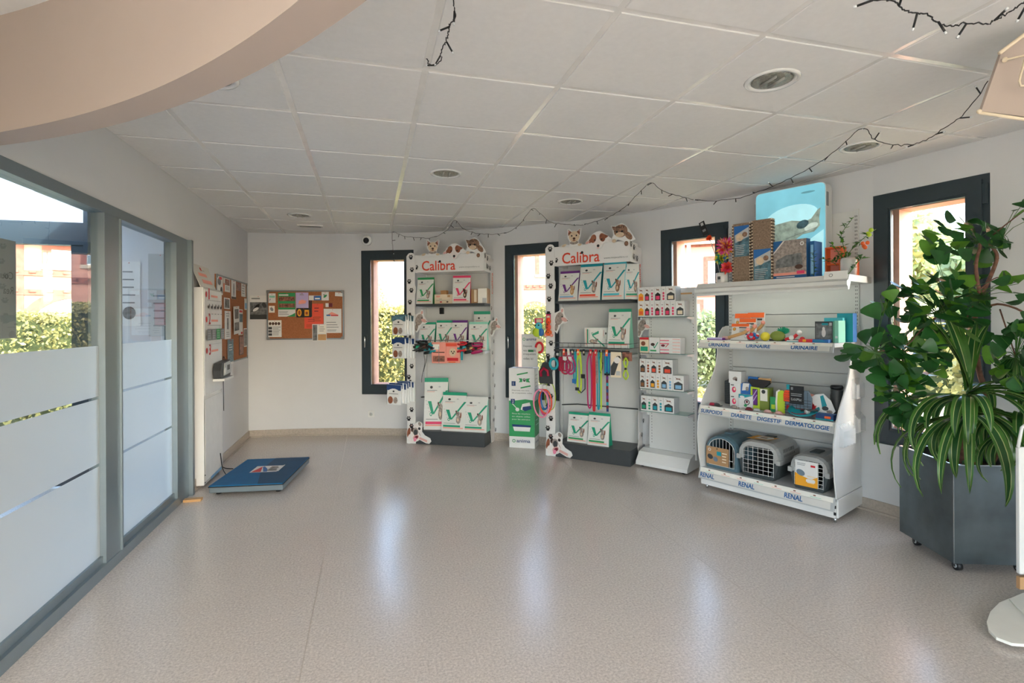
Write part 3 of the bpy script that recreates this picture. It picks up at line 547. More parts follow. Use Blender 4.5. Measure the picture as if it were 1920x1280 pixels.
d.poly([(.36, 0), (.55, 0), (.55, .8), (.25, .8), (.25, .42)], 'scale_blue2'); d.rect(.18, .33, .4, .53, 'white'); d.poly([(.19, .34), (.27, .34), (.23, .51)], 'red'); d.poly([(.235, .5), (.29, .34), (.32, .34), (.3, .42), (.25, .51)], 'blue'); d.bars(.31, .5, .39, 4, .04, .02, 'darkgrey'); d.rect(.405, .33, .415, .53, 'white')
b.build('platform_mat', t)
for x in (.05, .5):
    for y in (.06, .74):
        b = MB(); b.cyl((x, y, 0), (x, y, .022), .02, 'black', 14); b.build('foot', t)
b = MB(); b.tube(smoothpath([(-1.3, 5.2, .18), (-1.29, 5.22, .05), (-1.25, 5.15, .01), (-1.2, 5.05, .01), (-1.12, 4.97, .012)]), .004, 'black', 6); b.tube(smoothpath([(-1.355, 5.42, .02), (-1.3, 5.35, .006), (-1.22, 5.3, .006)]), .004, 'black', 6)
b.build('cable', None, None, 'thin black cable between the blue scale and the wall', 'cable')
b = MB(); b.box(-.035, .035, -.035, 0, -.03, .03, 'black', bev=.005); b.box(-.02, .02, -.04, -.035, -.015, .015, 'darkgrey'); b.build('power_adapter', None, LM @ Matrix.Translation((5.42, 0, .2)), 'small black power adapter on the left wall behind the white panel', 'adapter')
b = MB(); b.box(-1.36, -1.24, 4.42, 4.47, 0, .018, 'tan'); b.build('wood_wedge', None, None, 'thin strip of wood on the floor by the corner of the blue scale', 'wood strip')

# ============================================================ pet food displays
A1 = AM(.403, 5.893, 0, -29.8); A2 = AM(1.716, 4.956, 0, -46.5); A3 = AM(2.585, 3.649, 0, -66.86); A4 = AM(2.385, 4.35, 0, -56.4); A5 = AM(1.442, 5.388, 0, -31.2)
def T(x, y, z, rz=0, rx=0, ry=0):
    m = Matrix.Translation((x, y, z)) @ Matrix.Rotation(math.radians(rz), 4, 'Z')
    if rx: m = m @ Matrix.Rotation(math.radians(rx), 4, 'X')
    if ry: m = m @ Matrix.Rotation(math.radians(ry), 4, 'Y')
    return m
def cut(pts, sx, sz, cx, cz): return [(cx+x*sx, cz+z*sz) for x, z in pts]
def terrier(x, z, h, y, par):
    b = MB(); o = [(-.75, 0), (-.8, .12), (-.55, .2), (-.3, .1), (-.26, .3), (-.4, .5), (-.42, .98), (-.3, 1.02), (-.14, .84), (.14, .84), (.32, 1.0), (.42, .96), (.36, .5), (.24, .3), (.3, .15), (.46, .15), (.44, 0)]
    b.prism(cut(o, h, h, x, z), y, y+.003, 'white'); d = Dec(b, (x, y, z))
    e = lambda cx, cy, rx, ry, m, rot=0: d.ell(cx*h, cy*h, rx*h, ry*h, m, rot)
    e(0, .55, .32, .3, 'fur_cream'); d.poly([(-.36*h, .6*h), (-.36*h, .95*h), (-.15*h, .8*h)], 'fur_brown'); d.poly([(.33*h, .6*h), (.35*h, .93*h), (.15*h, .8*h)], 'fur_brown'); e(-.32, .85, .03, .06, 'fur_pink'); e(.3, .85, .03, .06, 'fur_pink')
    e(0, .22, .26, .1, 'fur_grey'); e(0, .36, .18, .12, 'fur_cream'); e(-.14, .6, .045, .045, 'black'); e(.14, .6, .045, .045, 'black'); e(0, .44, .08, .07, 'darkbrown'); e(0, .33, .1, .03, 'fur_brown'); e(-.6, .1, .14, .07, 'fur_cream', 20); e(.33, .08, .12, .07, 'fur_cream')
    b.build('dog_cutout', par)
def puppy(x, z, h, y, par):
    b = MB(); o = [(-1.35, .12), (-1.3, .35), (-1.0, .5), (-.95, .75), (-.6, .95), (-.25, 1.2), (.2, 1.25), (.5, 1.05), (1.0, .75), (1.15, .55), (1.4, .4), (1.5, .15), (1.1, .05), (.75, .12), (.45, -.05), (.3, -.42), (0, -.55), (-.25, -.4), (-.4, 0), (-.8, .05)]
    b.prism(cut(o, h, h, x, z), y-.004, y-.001, 'white'); d = Dec(b, (x, y-.004, z)); e = lambda cx, cy, rx, ry, m, rot=0: d.ell(cx*h, cy*h, rx*h, ry*h, m, rot)
    e(0, .45, .62, .68, 'fur_white'); e(-.5, .55, .3, .42, 'fur_brown', -15); e(.42, .6, .3, .42, 'fur_brown', 15); e(-.78, .4, .16, .3, 'fur_brown', -35); d.poly([(.5*h, .95*h), (1.05*h, .68*h), (.8*h, .5*h), (.6*h, .5*h)], 'fur_brown')
    e(-.35, .4, .08, .08, 'black'); e(.35, .42, .08, .08, 'black'); e(0, -.15, .24, .32, 'fur_white'); e(0, -.18, .14, .14, 'black'); e(-1.1, .22, .22, .12, 'fur_pink', 20); e(1.2, .25, .24, .14, 'fur_white', -15); e(0, -.38, .12, .05, 'fur_pink')
    b.build('dog_cutout', par)
def kitten(x, z, h, y, par):
    b = MB(); o = [(-.55, .1), (-.5, .35), (-.42, .45), (-.5, .85), (-.6, 1.0), (-.3, .95), (.05, 1.1), (.3, .95), (.55, .6), (.85, .12), (.6, .05), (.5, .12), (.45, -.2), (.2, -.25), (.15, .08), (-.2, .2), (-.3, -.02)]
    b.prism(cut(o, h, h, x, z), y, y+.003, 'white'); d = Dec(b, (x, y, z)); e = lambda cx, cy, rx, ry, m, rot=0: d.ell(cx*h, cy*h, rx*h, ry*h, m, rot)
    e(.0, .65, .4, .36, 'fur_tabby'); e(.45, .35, .28, .16, 'fur_tabby', -50); d.poly([(-.42*h, .7*h), (-.52*h, .95*h), (-.2*h, .9*h)], 'fur_tabby'); e(-.05, .45, .25, .14, 'fur_cream'); e(-.22, .62, .07, .06, 'black'); e(.08, .62, .07, .06, 'black'); e(-.07, .5, .05, .03, 'fur_pink')
    for k in range(4): d.line((-.2+.12*k)*h, .8*h, (-.22+.14*k)*h, .95*h, .04*h, 'darkbrown')
    e(-.38, .12, .13, .1, 'fur_cream'); e(.33, -.08, .12, .14, 'fur_tabby')
    b.build('cat_cutout', par)
def bulldog(x, z, s, y, par):
    b = MB(); o = [(0, .02), (0, .5), (.03, .62), (.2, .8), (.28, .9), (.4, .88), (.55, 1.0), (.64, .98), (.75, .9), (.72, .55), (.85, .4), (1.1, .28), (1.15, .15), (1.05, .04), (.9, .06), (.55, .22), (.4, .05), (.1, 0)]
    b.prism(cut(o, s, s, x, z), y-.004, y, 'white'); d = Dec(b, (x, y-.004, z)); e = lambda cx, cy, rx, ry, m, rot=0: d.ell(cx*s, cy*s, rx*s, ry*s, m, rot)
    e(.1, .48, .08, .22, 'fur_brown', -10); e(.25, .25, .2, .2, 'fur_white'); e(.46, .5, .26, .38, 'fur_white'); e(.2, .78, .05, .08, 'fur_pink', -30); e(.62, .88, .07, .09, 'fur_grey', 30)
    e(.28, .62, .075, .1, 'darkbrown', -10); e(.6, .68, .06, .06, 'black'); e(.28, .63, .03, .03, 'black'); e(.42, .55, .13, .17, 'fur_grey'); e(.43, .5, .09, .14, 'darkgrey'); e(.44, .3, .15, .1, 'fur_pink', 30); e(.46, .3, .1, .06, 'maroon', 30); e(.4, .2, .07, .09, 'pink', -20)
    d.line(.6*s, .28*s, 1.05*s, .12*s, .1*s, 'fur_pink', .1*s); e(1.04, .14, .08, .07, 'fur_white'); e(.62, .45, .012, .12, 'fur_grey', 30)
    b.build('dog_cutout', par)
def cat_side(x, z, s, y, par, flip=1):
    b = MB(); o = [(0, 0), (0, .75), (.25, .85), (.33, 1.0), (.42, .95), (.45, .7), (.65, .42), (.5, .32), (.3, .3), (.12, -.1)]
    b.prism(cut([(px*flip, pz) for px, pz in (o if flip > 0 else o[::-1])], s, s, x, z), y-.003, y, 'white'); d = Dec(b, (x, y-.003, z)); e = lambda cx, cy, rx, ry, m, rot=0: d.ell(cx*s*flip, cy*s, rx*s, ry*s, m, rot*flip)
    e(.22, .52, .18, .28, 'fur_grey', -20); e(.45, .48, .14, .08, 'fur_pink', -25); e(.36, .85, .05, .08, 'fur_pink', -10); e(.36, .6, .03, .025, 'black'); e(.6, .43, .025, .02, 'darkbrown'); e(.1, .2, .07, .2, 'fur_grey', -10)
    b.build('cat_cutout', par)
def display(M, W, lab, gap, hz):
    t = thing('display_stand', M, lab, 'display stand')
    b = MB(); ol = [(0, 0), (.1, 0), (.1, 1.66), (.112, 1.68), (.112, 1.74), (.1, 1.76), (.1, 1.9), (.112, 1.92), (.112, 1.98), (.1, 2.0), (.1, 2.08)]+[(.055+.045*math.cos(math.radians(a)), 2.085+.035*math.sin(math.radians(a))) for a in (20, 55, 90, 125, 160)]+[(0, 2.08)]
    b.prism(ol, -.004, 0, 'gloss_white'); d = Dec(b, (0, -.004, 0))
    for k, z in enumerate((2.07, 1.93, 1.8, 1.7, 1.57, 1.42, 1.3, 1.13, 1.0, .86, .74, .6, .5, .38, .28, .2)): d.paw((.055, .068, .035, .062, .045, .04)[k % 6] if k < 6 else (.032, .066)[k % 2], z, .029, 'black')
    b.build('side_pillar', t)
    b = MB(); b.box(W, W+.004, .24, .36, 0, 2.06, 'gloss_white'); d = Dec(b, (W+.004, .24, 0), (0, 1, 0), (0, 0, 1), (1, 0, 0))
    for k in range(12): d.paw((.03, .09)[k % 2], 1.5-.125*k, .024, 'black')
    d2 = Dec(b, (W+.004, .27, 0), (0, 0, 1), (0, -1, 0), (1, 0, 0)); d2.text('Calibra', 1.66, -.055, .045, 'calred', w=.24, bold=.002)
    b.build('side_panel', t)
    b = MB(); b.box(.1, W, .0, .004, 1.897, 2.088, 'gloss_white'); b.box(W, W+.004, 0, .24, 1.897, 2.088, 'gloss_white'); b.box(.1, .104, .004, .3, 1.897, 2.088, 'gloss_white'); b.box(.104, W, .006, .33, hz, hz+.006, 'gloss_white')
    b.prism([(W-.0, 0)], 0, 0, 'white') if False else None
    d = Dec(b, (0, 0, 0)); d.text('Calibra', .185, 1.915, .105, 'calred', w=.39, bold=.003); d.rect(.398, 1.999, .43, 2.03, 'gloss_white'); d.ell(.3985, 2.012, .014, .014, 'black'); d.text('www.mojecalibra.cz', .62, 1.93, .022, 'midgrey', w=.235)
    d.paw(.118, 1.955, .027, 'black')
    d = Dec(b, (W+.004, 0, 0), (0, 1, 0), (0, 0, 1), (1, 0, 0)); 
    for px_, pz in ((.04, 2.06), (.12, 2.04), (.11, 1.95), (.2, 1.94)): d.paw(px_, pz, .03, 'black')
    b.build('header_box', t)
    b = MB(); b.box(gap, W, .345, .36, .1, 2.0, 'shelf_white'); b.box(gap, gap+.03, .33, .345, 0, 2.0, 'shelf_white'); b.box(W-.03, W, .33, .345, 0, 2.0, 'shelf_white'); b.build('back_panel', t)
    b = MB(); b.box(.1, W, .02, .344, 1.525, 1.55, 'shelf_dark'); b.build('shelf', t)
    b = MB(); b.box(.1, W, .03, .344, 1.03, 1.036, 'shelf_glass'); b.box(.1, .12, .03, .344, 1.005, 1.03, 'shelf_white'); b.box(W-.02, W, .03, .344, 1.005, 1.03, 'shelf_white'); b.build('shelf', t)
    b = MB(); b.box(.1, W, 0, .344, 0, .145, 'shelf_dark', bev=.002); b.build('plinth', t)
    b = MB(); b.tube([(.03, .30, .47), (.2, .32, .485), (W, .32, .485)], .006, 'darkgrey', 8); b.build('rail', t)
    h = .17; terrier(.32, 2.075, h*1.05, -.008, t); puppy(.57, 2.08, .098, -.008, t); kitten(.79, 2.075, h*.98, -.008, t); bulldog(.0, 0, .255, -.016, t); cat_side(.1, 1.25, .24, -.006, t); cat_side(W+.005, 1.2, .2, .22, t, 1)
    b = MB(); b.prism([(0, 0), (.06, .0), (.1, .1), (.07, .25), (.02, .28), (-.05, .15)], -.004, 0, 'fur_white', T(W+.006, .24, 0, 90)); d = Dec(b, (W+.006, .24, 0), (0, 1, 0), (0, 0, 1), (1, 0, 0)); d.ell(.03, .12, .04, .08, 'fur_brown'); d.ell(.04, .18, .02, .03, 'black'); b.build('dog_cutout', t)
    return t
display(A1, .9, 'white pet food display with paw prints, left of the two, between the first windows', .06, 1.9)
display(A2, .868, 'white pet food display with paw prints, right of the two, hung with leashes', 0.0, 1.925)

def food_bag(M, w_, h_, dp, side, lab, chk=None, strip=None, animal='fur_grey', label='vgreen', open_top=False, kind='fold', group='bags of pet food on the displays'):
    chk = chk or side; b = MB(); M_ = None
    d0 = dp
    def sec(t):      # half width, half depth
        return w_/2*(1-.05*math.sin(PI*t)*.6), max(.004, d0/2*(1-t**1.3*.97))
    Z = [0, .03, .15, .35, .6, .8, .92, 1.0]; vs = []; 
    for t in Z:
        hw, hd = sec(t); c = .92
        vs += [(-hw, -hd, t*h_), (hw, -hd, t*h_), (hw*1.0, 0, t*h_) if t > .9 else (hw*.94, 0, t*h_), (hw, hd, t*h_), (-hw, hd, t*h_), (-hw*.94 if t <= .9 else -hw, 0, t*h_)]
    for i in range(len(Z)-1):
        a, c = 6*i, 6*(i+1)
        for j, m in ((0, 'bagwhite'), (1, side), (2, side), (3, 'bagwhite'), (4, side), (5, side)):
            k = (j+1) % 6; mm = (strip or side) if Z[i] >= .92 else m
            if Z[i] >= .92 and open_top: mm = 'bagwhite'
            b.add([vs[a+j], vs[a+k], vs[c+k], vs[c+j]], [(0, 1, 2, 3)], mm, False)
    b.add(vs[:6], [(5, 4, 3, 2, 1, 0)], 'bagwhite'); b.add(vs[-6:], [(0, 1, 2, 3, 4, 5)], side)
    def F(x, t):
        hw, hd = sec(t); 
        # piecewise linear front
        for i in range(len(Z)-1):
            if Z[i] <= t <= Z[i+1]:
                u_ = (t-Z[i])/(Z[i+1]-Z[i]); hd = sec(Z[i])[1]*(1-u_)+sec(Z[i+1])[1]*u_; hw = sec(Z[i])[0]*(1-u_)+sec(Z[i+1])[0]*u_; break
        return (x*hw*2, -hd-.0012-F.k, t*h_)
    F.k = 0
    def quadstrip(p0, p1, wd0, wd1, m, n=6):
        F.k += .0005; L = []
        for i in range(n+1):
            u_ = i/n; x = p0[0]+(p1[0]-p0[0])*u_; t = p0[1]+(p1[1]-p0[1])*u_; wd = wd0+(wd1-wd0)*u_
            L += [F(x-wd/2, t), F(x+wd/2, t)]
        b.add(L, [(2*i, 2*i+1, 2*i+3, 2*i+2) for i in range(n)], m)
    def blob(cx, ct, rx, rt, m, n=10):
        F.k += .0005; b.add([F(cx+rx*math.cos(2*PI*i/n), ct+rt*math.sin(2*PI*i/n)) for i in range(n)], [tuple(range(n))], m)
    quadstrip((-.1, .3), (.47, .76), .07, .1, chk, 8); quadstrip((-.27, .55), (-.12, .3), .15, .11, chk, 5)
    blob(-.2, .3, .055, .04, chk); blob(-.2, .3, .03, .022, 'bagwhite')
    for k in range(4): blob(-.42+.05*k, .56-.07*k, .014, .01, 'midgrey', 6)
    blob(.21, .31, .1, .12, animal); blob(.18, .455, .085, .06, animal); blob(.31, .42, .03, .08, 'fur_brown'); blob(.11, .51, .03, .03, 'darkbrown'); blob(.15, .47, .018, .013, 'black'); blob(.2, .3, .04, .05, 'fur_cream')
    blob(-.2, .82, .06, .028, 'darkgrey'); blob(.15, .83, .05, .015, 'lightgrey'); quadstrip((-.38, .76), (.02, .76), .0, .0, 'midgrey', 2) if False else None
    F.k += .0005
    def rect(x0, t0, x1, t1, m):
        F.k += .0004; b.add([F(x0, t0), F(x1, t0), F(x1, t1), F(x0, t1)], [(0, 1, 2, 3)], m)
    rect(-.42, .11, .3, .16, label); rect(-.42, .075, .42, .1, 'salmon'); rect(-.4, .2, .1, .212, 'midgrey'); rect(-.38, .755, .05, .765, 'midgrey'); rect(-.38, .73, -.05, .738, 'salmon')
    return b.build('food_bag', None, M, lab, 'pet food bag', group)
# display 1
food_bag(A1 @ T(.18, .12, 1.551), .2, .3, .1, 'green', 'pet food bag with green bottom label, on the top shelf of the left display', label='green')
food_bag(A1 @ T(.61, .12, 1.551, 8), .2, .31, .1, 'pinkred', 'pet food bag with a pink-red V and label on the left display', animal='darkbrown', label='pinkred')
food_bag(A1 @ T(.2, .12, 1.037, -3), .2, .31, .11, 'vgreen', 'leftmost green V bag on the middle shelf of the left display')
food_bag(A1 @ T(.4, .13, 1.037), .19, .33, .1, 'vgreen', 'second green V bag on the middle shelf of the left display')
food_bag(A1 @ T(.575, .13, 1.037), .19, .33, .1, 'purple', 'purple V bag on the middle shelf of the left display', label='salmon')
food_bag(A1 @ T(.8, .12, 1.037, 5), .21, .31, .12, 'mint', 'front bag of the pair at the right end of the left middle shelf', chk='vgreen')
food_bag(A1 @ T(.8, .27, 1.037, 5), .2, .43, .08, 'mint', 'tall bag standing behind another at the right end of the left middle shelf', chk='vgreen', strip='vgreen')
food_bag(A1 @ T(.28, .17, .146, 12), .27, .57, .17, 'vgreen', 'largest pet food bag, standing at the left of the lowest shelf', strip='vgreen', label='pinkred')
food_bag(A1 @ T(.52, .12, .146), .28, .42, .13, 'vgreen', 'middle bag on the dark plinth of the left display', strip='vgreen')
food_bag(A1 @ T(.77, .12, .146), .27, .38, .13, 'mint', 'right bag on the dark plinth of the left display', chk='vgreen', open_top=True)
def carton(M, w_, d_, h_, m, lab, draw=None, name='carton', cat='box', group=None, mside=None, top=None, n=None):
    b = MB(); b.box(-w_/2, w_/2, 0, d_, 0, h_, m)
    if mside: b.add([(w_/2+.0006, 0, 0), (w_/2+.0006, d_, 0), (w_/2+.0006, d_, h_), (w_/2+.0006, 0, h_)], [(0, 1, 2, 3)], mside)
    d = Dec(b, (-w_/2, 0, 0))
    if draw: draw(d, w_, h_)
    if top: b.add([(-w_/2, 0, h_+.0006), (w_/2, 0, h_+.0006), (w_/2, d_, h_+.0006), (-w_/2, d_, h_+.0006)], [(0, 1, 2, 3)], top)
    return b.build(name, None, M, lab, cat, group)
def cb(d, a, c): d.ell(a*.35, c*.35, a*.06, c*.12, 'red'); d.ell(a*.7, c*.35, a*.06, c*.12, 'darkbrown'); d.rect(a*.25, c*.85, a*.4, c*.92, 'midgrey'); d.bars(a*.1, c*.7, a*.9, 2, c*.1, c*.03)
carton(A1 @ T(.4, .1, 1.551), .22, .16, .06, 'cream', 'lower cream box of a pair between two bags on the top left shelf', cb)
carton(A1 @ T(.4, .1, 1.6115), .22, .16, .045, 'cream', 'cream box with red corners stacked on a like one, top left shelf', lambda d, a, c: (d.rect(a*.1, c*.3, a*.3, c*.7, 'salmon'), d.rect(a*.7, c*.3, a*.85, c*.8, 'tan')))
carton(A1 @ T(.39, .12, 1.657), .07, .06, .045, 'tan', 'tiny tan box on top of the two cream boxes', lambda d, a, c: (d.rect(0, c*.3, a, c*.4, 'brown'), d.rect(0, c*.7, a, c*.8, 'brown')))
carton(A1 @ T(.765, .1, 1.551), .085, .2, .155, 'kraft', 'narrow brown cardboard box on the top left shelf', lambda d, a, c: (d.rect(a*.4, c*.1, a*.75, c*.95, 'cream'),))
carton(A1 @ T(.865, .06, 1.551, 6), .1, .2, .16, 'ivory', 'white-fronted cardboard box at the right end of the top left shelf', lambda d, a, c: d.rect(a*.5, 0, a*.95, c*.35, 'lightgrey'), mside='kraft')
# hanging pouches left of display 1
def pouch(M, lab, blue='photo_blue', i=0):
    b = MB(); b.loft([(-.085, .085, -.012, .012, .006, 0, .0), (-.088, .088, -.02, .02, .01, .05, 0), (-.085, .085, -.014, .014, .008, .16, 0), (-.082, .082, -.002, .002, .001, .215, 0)], 'plast_clear_solid', n=1)
    d = Dec(b, (-.085, -.0215, 0), step=.0005); d.poly([(0, .155), (.17, .155), (.17, .215), (0, .215)], blue); d.ell(.085, .12, .075, .055, 'white'); d.ell(.05, .05, .03, .04, 'fur_brown'); d.ell(.11, .05, .025, .035, 'fur_grey'); d.rect(.03, .115, .14, .122, 'midgrey'); d.ell(.085, .145, .012, .01, 'darkgrey')
    b.tube([(0, 0, .205), (0, .0, .212)], .004, 'black', 6)
    return b.build('treat_pouch', None, M, lab, 'treat pouch', 'treat pouches hanging beside the left display')
def hook(M, L, lab, z=0):
    b = MB(); b.tube([(0, 0, 0), (0, -L, 0), (0, -L-.012, .015)], .0025, 'chrome', 6); b.box(-.015, .015, -.003, 0, -.02, .02, 'darkgrey'); return b.build('display_hook', None, M, lab, 'hook', 'hooks on the display pillars')
HG = [('upper', 1.205, 'photo_blue', 4), ('middle', .955, 'navy', 4), ('lowest', .46, 'navy', 6)]
for nm, z, col, n in HG:
    hook(A1 @ T(.04, -.005, z+.228, -18), .035*n+.02, 'hook holding the %s row of blue treat pouches' % nm)
    for k in range(n):
        pouch(A1 @ T(.035-.018*(n-1-k)*1.0-.005, -.045-.03*(n-1-k), z+.012*(k % 3 == 1)+(.02*k/n if nm == 'lowest' else 0), -4+rnd.uniform(-5, 5), 0, rnd.uniform(-2, 3)), '%s treat pouch from the front in the %s row beside the left display' % (('first', 'second', 'third', 'fourth', 'fifth', 'sixth')[n-1-k], nm), col)
b = MB(); b.tube(smoothpath([(.2, .0, 1.0), (.21, .01, .9), (.17, .02, .75), (.165, .02, .68)]), .003, 'darkgrey', 6); b.tube(smoothpath([(.24, .0, .99), (.23, .0, .92), (.19, .01, .8)]), .003, 'darkgrey', 6); b.build('cable', None, A1, 'thin grey cable hanging below the collars of the left display', 'cable')
b = MB(); b.box(-.025, .025, 0, .03, 0, .075, 'black', bev=.004); b.build('power_adapter', None, A1 @ T(.29, .3, 1.44), 'black adapter box under the top shelf of the left display', 'adapter')
# rolled collars on rails
def coil(M, r, h_, m, m2, lab, kind='collar', n=3, name='pet_collar', group='pet collars hanging on the displays', x=None):
    b = MB()
    for k in range(n):
        z = -h_/2*(k-(n-1)/2)*.8; P = [(r*math.cos(2*PI*i/16), r*.45*math.sin(2*PI*i/16)-.004*k, z+r*.25*math.sin(2*PI*i/16+k)) for i in range(16)]
        b.tube(P, .011, m if k % 2 == 0 else m2, 6, closed=True, flat=.5)
    b.box(-.014, .014, -r*.5-.012, -r*.45, -.014, .014, 'black'); b.tube([(0, -r*.3, h_*.55), (0, -r*.2, h_*.9)], .002, 'chrome', 5)
    return b.build(name, None, M, lab, 'collar', group)
for k, (u_, z, r, m, m2, lab) in enumerate([(.12, 1.08, .06, 'darkgrey', 'vgreen', 'green-edged coiled collar at the left end of the left display rail'), (.2, 1.09, .055, 'black', 'darkbrown', 'black coiled collar on the left display rail'), (.27, 1.06, .05, 'black', 'teal', 'black and teal coiled collar on the left display rail'), (.32, 1.07, .045, 'teal', 'navy', 'teal coiled collar left of the pink treat packs'),
        (.66, 1.08, .05, 'red', 'teal', 'red collar right of the pink treat packs'), (.74, 1.07, .05, 'black', 'tan', 'black and tan coiled collar on the left display rail'), (.83, 1.07, .06, 'magenta', 'crimson', 'magenta patterned coiled collar at the right end of the left display rail')]):
    coil(A1 @ T(u_, -.03, z-.005), r, .1, m, m2, lab, n=3)
b = MB(); b.tube([(.08, -.0, 1.155), (.08, -.02, 1.15), (.9, -.02, 1.15), (.9, .03, 1.15)], .004, 'chrome', 6); b.build('hanging_rail', None, A1, 'thin chrome rail for collars at mid height of the left display', 'rail')
def treat_pack(M, w_, h_, lab, draw, base='pink'):
    b = MB(); b.loft([(-w_/2, w_/2, -.002, .002, .001, 0, 0), (-w_/2, w_/2, -.01, .01, .004, h_*.3, 0), (-w_/2, w_/2, -.008, .008, .004, h_*.75, 0), (-w_/2, w_/2, -.001, .001, .0005, h_, 0)], base, n=1)
    draw(Dec(b, (-w_/2, -.0115, 0), step=.0006), w_, h_); return b.build('treat_pack', None, M, lab, 'treat pack')
treat_pack(A1 @ T(.4, -.04, .9), .17, .23, 'pale pink treat pack with dark window, hanging on the left display rail', lambda d, a, c: (d.rect(a*.1, c*.08, a*.9, c*.35, 'photo_warm'), d.rect(a*.1, c*.65, a*.55, c*.9, 'ivory'), d.rect(a*.1, c*.5, a*.9, c*.54, 'darkbrown'), d.rect(a*.5, 0, a*.53, c*.8, 'midgrey')), base='salmon')
treat_pack(A1 @ T(.56, -.035, .905), .16, .225, 'orange-pink treat pack with a dog face, hanging on the left display rail', lambda d, a, c: (d.rect(0, c*.8, a*.8, c*.95, 'coral'), d.ell(a*.5, c*.52, a*.25, c*.2, 'fur_cream'), d.ell(a*.42, c*.55, a*.04, c*.04, 'black'), d.ell(a*.6, c*.55, a*.04, c*.04, 'black'), d.ell(a*.52, c*.47, a*.06, c*.04, 'darkbrown'), d.rect(a*.1, c*.1, a*.9, c*.25, 'red'), d.rect(a*.2, c*.02, a*.7, c*.07, 'orange')), base='salmon')
treat_pack(A1 @ T(.655, -.02, .935, 4), .02, .15, 'narrow teal ribbon hanging beside the dog treat pack', lambda d, a, c: None, base='teal')
# display 2
food_bag(A2 @ T(.225, .1, 1.551), .21, .3, .12, 'purple', 'purple V bag, leftmost on the top shelf of the right display', label='skyblue', animal='tan')
food_bag(A2 @ T(.45, .12, 1.551), .23, .36, .16, 'teal', 'first tall teal bag on the top shelf of the right display, with grey dog', animal='fur_grey', label='coral')
food_bag(A2 @ T(.69, .12, 1.551), .22, .37, .16, 'cyan', 'second tall teal bag on the top shelf of the right display, with brown dog', chk='teal', animal='fur_tabby', label='cyan')
food_bag(A2 @ T(.835, .16, 1.551, 25), .14, .34, .12, 'cyan', 'third teal bag, crumpled, on the top shelf of the right display', chk='teal', open_top=True)
food_bag(A2 @ T(.8, .27, 1.551, 15), .14, .3, .1, 'cyan', 'hindmost teal bag in the right corner of the right display top shelf', chk='teal', animal='fur_brown')
food_bag(A2 @ T(.74, .11, 1.093), .22, .37, .14, 'mint', 'large mint V bag standing above the leashes on the right display', chk='vgreen', strip='vgreen')
food_bag(A2 @ T(.375, .17, 1.19, 0, 0, 90), .19, .25, .13, 'mint', 'pet food bag lying on its side above the leashes', chk='vgreen', strip='vgreen')
food_bag(A2 @ T(.3, .13, .146), .22, .29, .1, 'vgreen', 'left of two small bags on the plinth of the right display, with dog', strip='vgreen', label='green')
food_bag(A2 @ T(.53, .1, .146), .22, .31, .1, 'vgreen', 'right of two small bags on the plinth of the right display, with cat', strip='vgreen', label='green')
t = thing('wire_basket', A2 @ T(0, -.0, 0), 'thin black wire basket at mid height of the right display', 'basket')
b = MB()
for z in (1.09, 1.135): b.tube([(.1, .1, z), (.1, -.02, z), (.87, -.02, z), (.87, .3, z)], .003, 'darkgrey', 6)
for k in range(12): b.tube([(.12+.067*k, .3, 1.088), (.12+.067*k, -.02, 1.088), (.12+.067*k, -.02, 1.137)], .0015, 'darkgrey', 5)
b.build('wire_frame', t)
b = MB(); b.box(.1, .87, -.022, -.012, 1.05, 1.075, 'darkgrey'); b.build('hook_bar', t)
def strap(M, pts, wd, m, lab, name='pet_leash', cat='leash', extra=None, group='leashes and harnesses on the right display'):
    b = MB(); P = smoothpath(pts, 5); n = len(P); vs = []
    for i, p in enumerate(P):
        d_ = (P[min(i+1, n-1)]-P[max(i-1, 0)]).normalized(); s = d_.cross(Vector((0, -1, 0))).normalized()*wd/2; y = Vector((0, .0012, 0))
        vs += [tuple(p-s-y), tuple(p+s-y), tuple(p+s+y), tuple(p-s+y)]
    fs = [(4*i+k, 4*i+(k+1) % 4, 4*i+4+(k+1) % 4, 4*i+4+k) for i in range(n-1) for k in range(4)]
    b.add(vs, fs, m); b.tube([P[0], P[0]+Vector((0, .0, .02))], .004, 'chrome', 6)
    if extra: extra(b)
    return b.build(name, None, M, lab, cat, group)
def loop(x, z1, z0, wd, sp): return [(x, -.035, z1), (x-sp, -.04, z1-.1), (x-sp, -.04, (z0+z1)/2), (x-sp*.8, -.04, z0+.05), (x, -.042, z0), (x+sp*.8, -.045, z0+.05), (x+sp, -.045, (z0+z1)/2), (x+sp*.8, -.045, z1-.1), (x+.004, -.04, z1)]
SZ = 1.055
strap(A2, loop(.485, SZ, .52, .02, .022), .014, 'magenta', 'magenta long leash on the right display')
strap(A2, loop(.53, SZ, .5, .02, .008), .022, 'red', 'bright red long leash on the right display')
strap(A2, loop(.575, SZ, .515, .02, .012), .013, 'teal', 'teal long leash on the right display')
strap(A2, loop(.602, SZ, .52, .02, .006), .008, 'lime', 'thin yellow-green leash beside the teal one')
strap(A2, loop(.6, SZ, .86, .02, .02), .006, 'black', 'short black and yellow cord loop among the leashes')
strap(A2, [(.665, -.04, SZ), (.662, -.04, .8), (.664, -.04, .5)], .022, 'maroon', 'patterned dark red and blue single leash strap', extra=lambda b: [b.box(.653, .675, -.0425, -.0415, .5+.06*k, .53+.06*k, ('navy', 'teal', 'purple')[k % 3]) for k in range(9)])
strap(A2, loop(.56, SZ, .76, .02, .006), .012, 'fur_grey', 'grey spotted leash behind the red one')
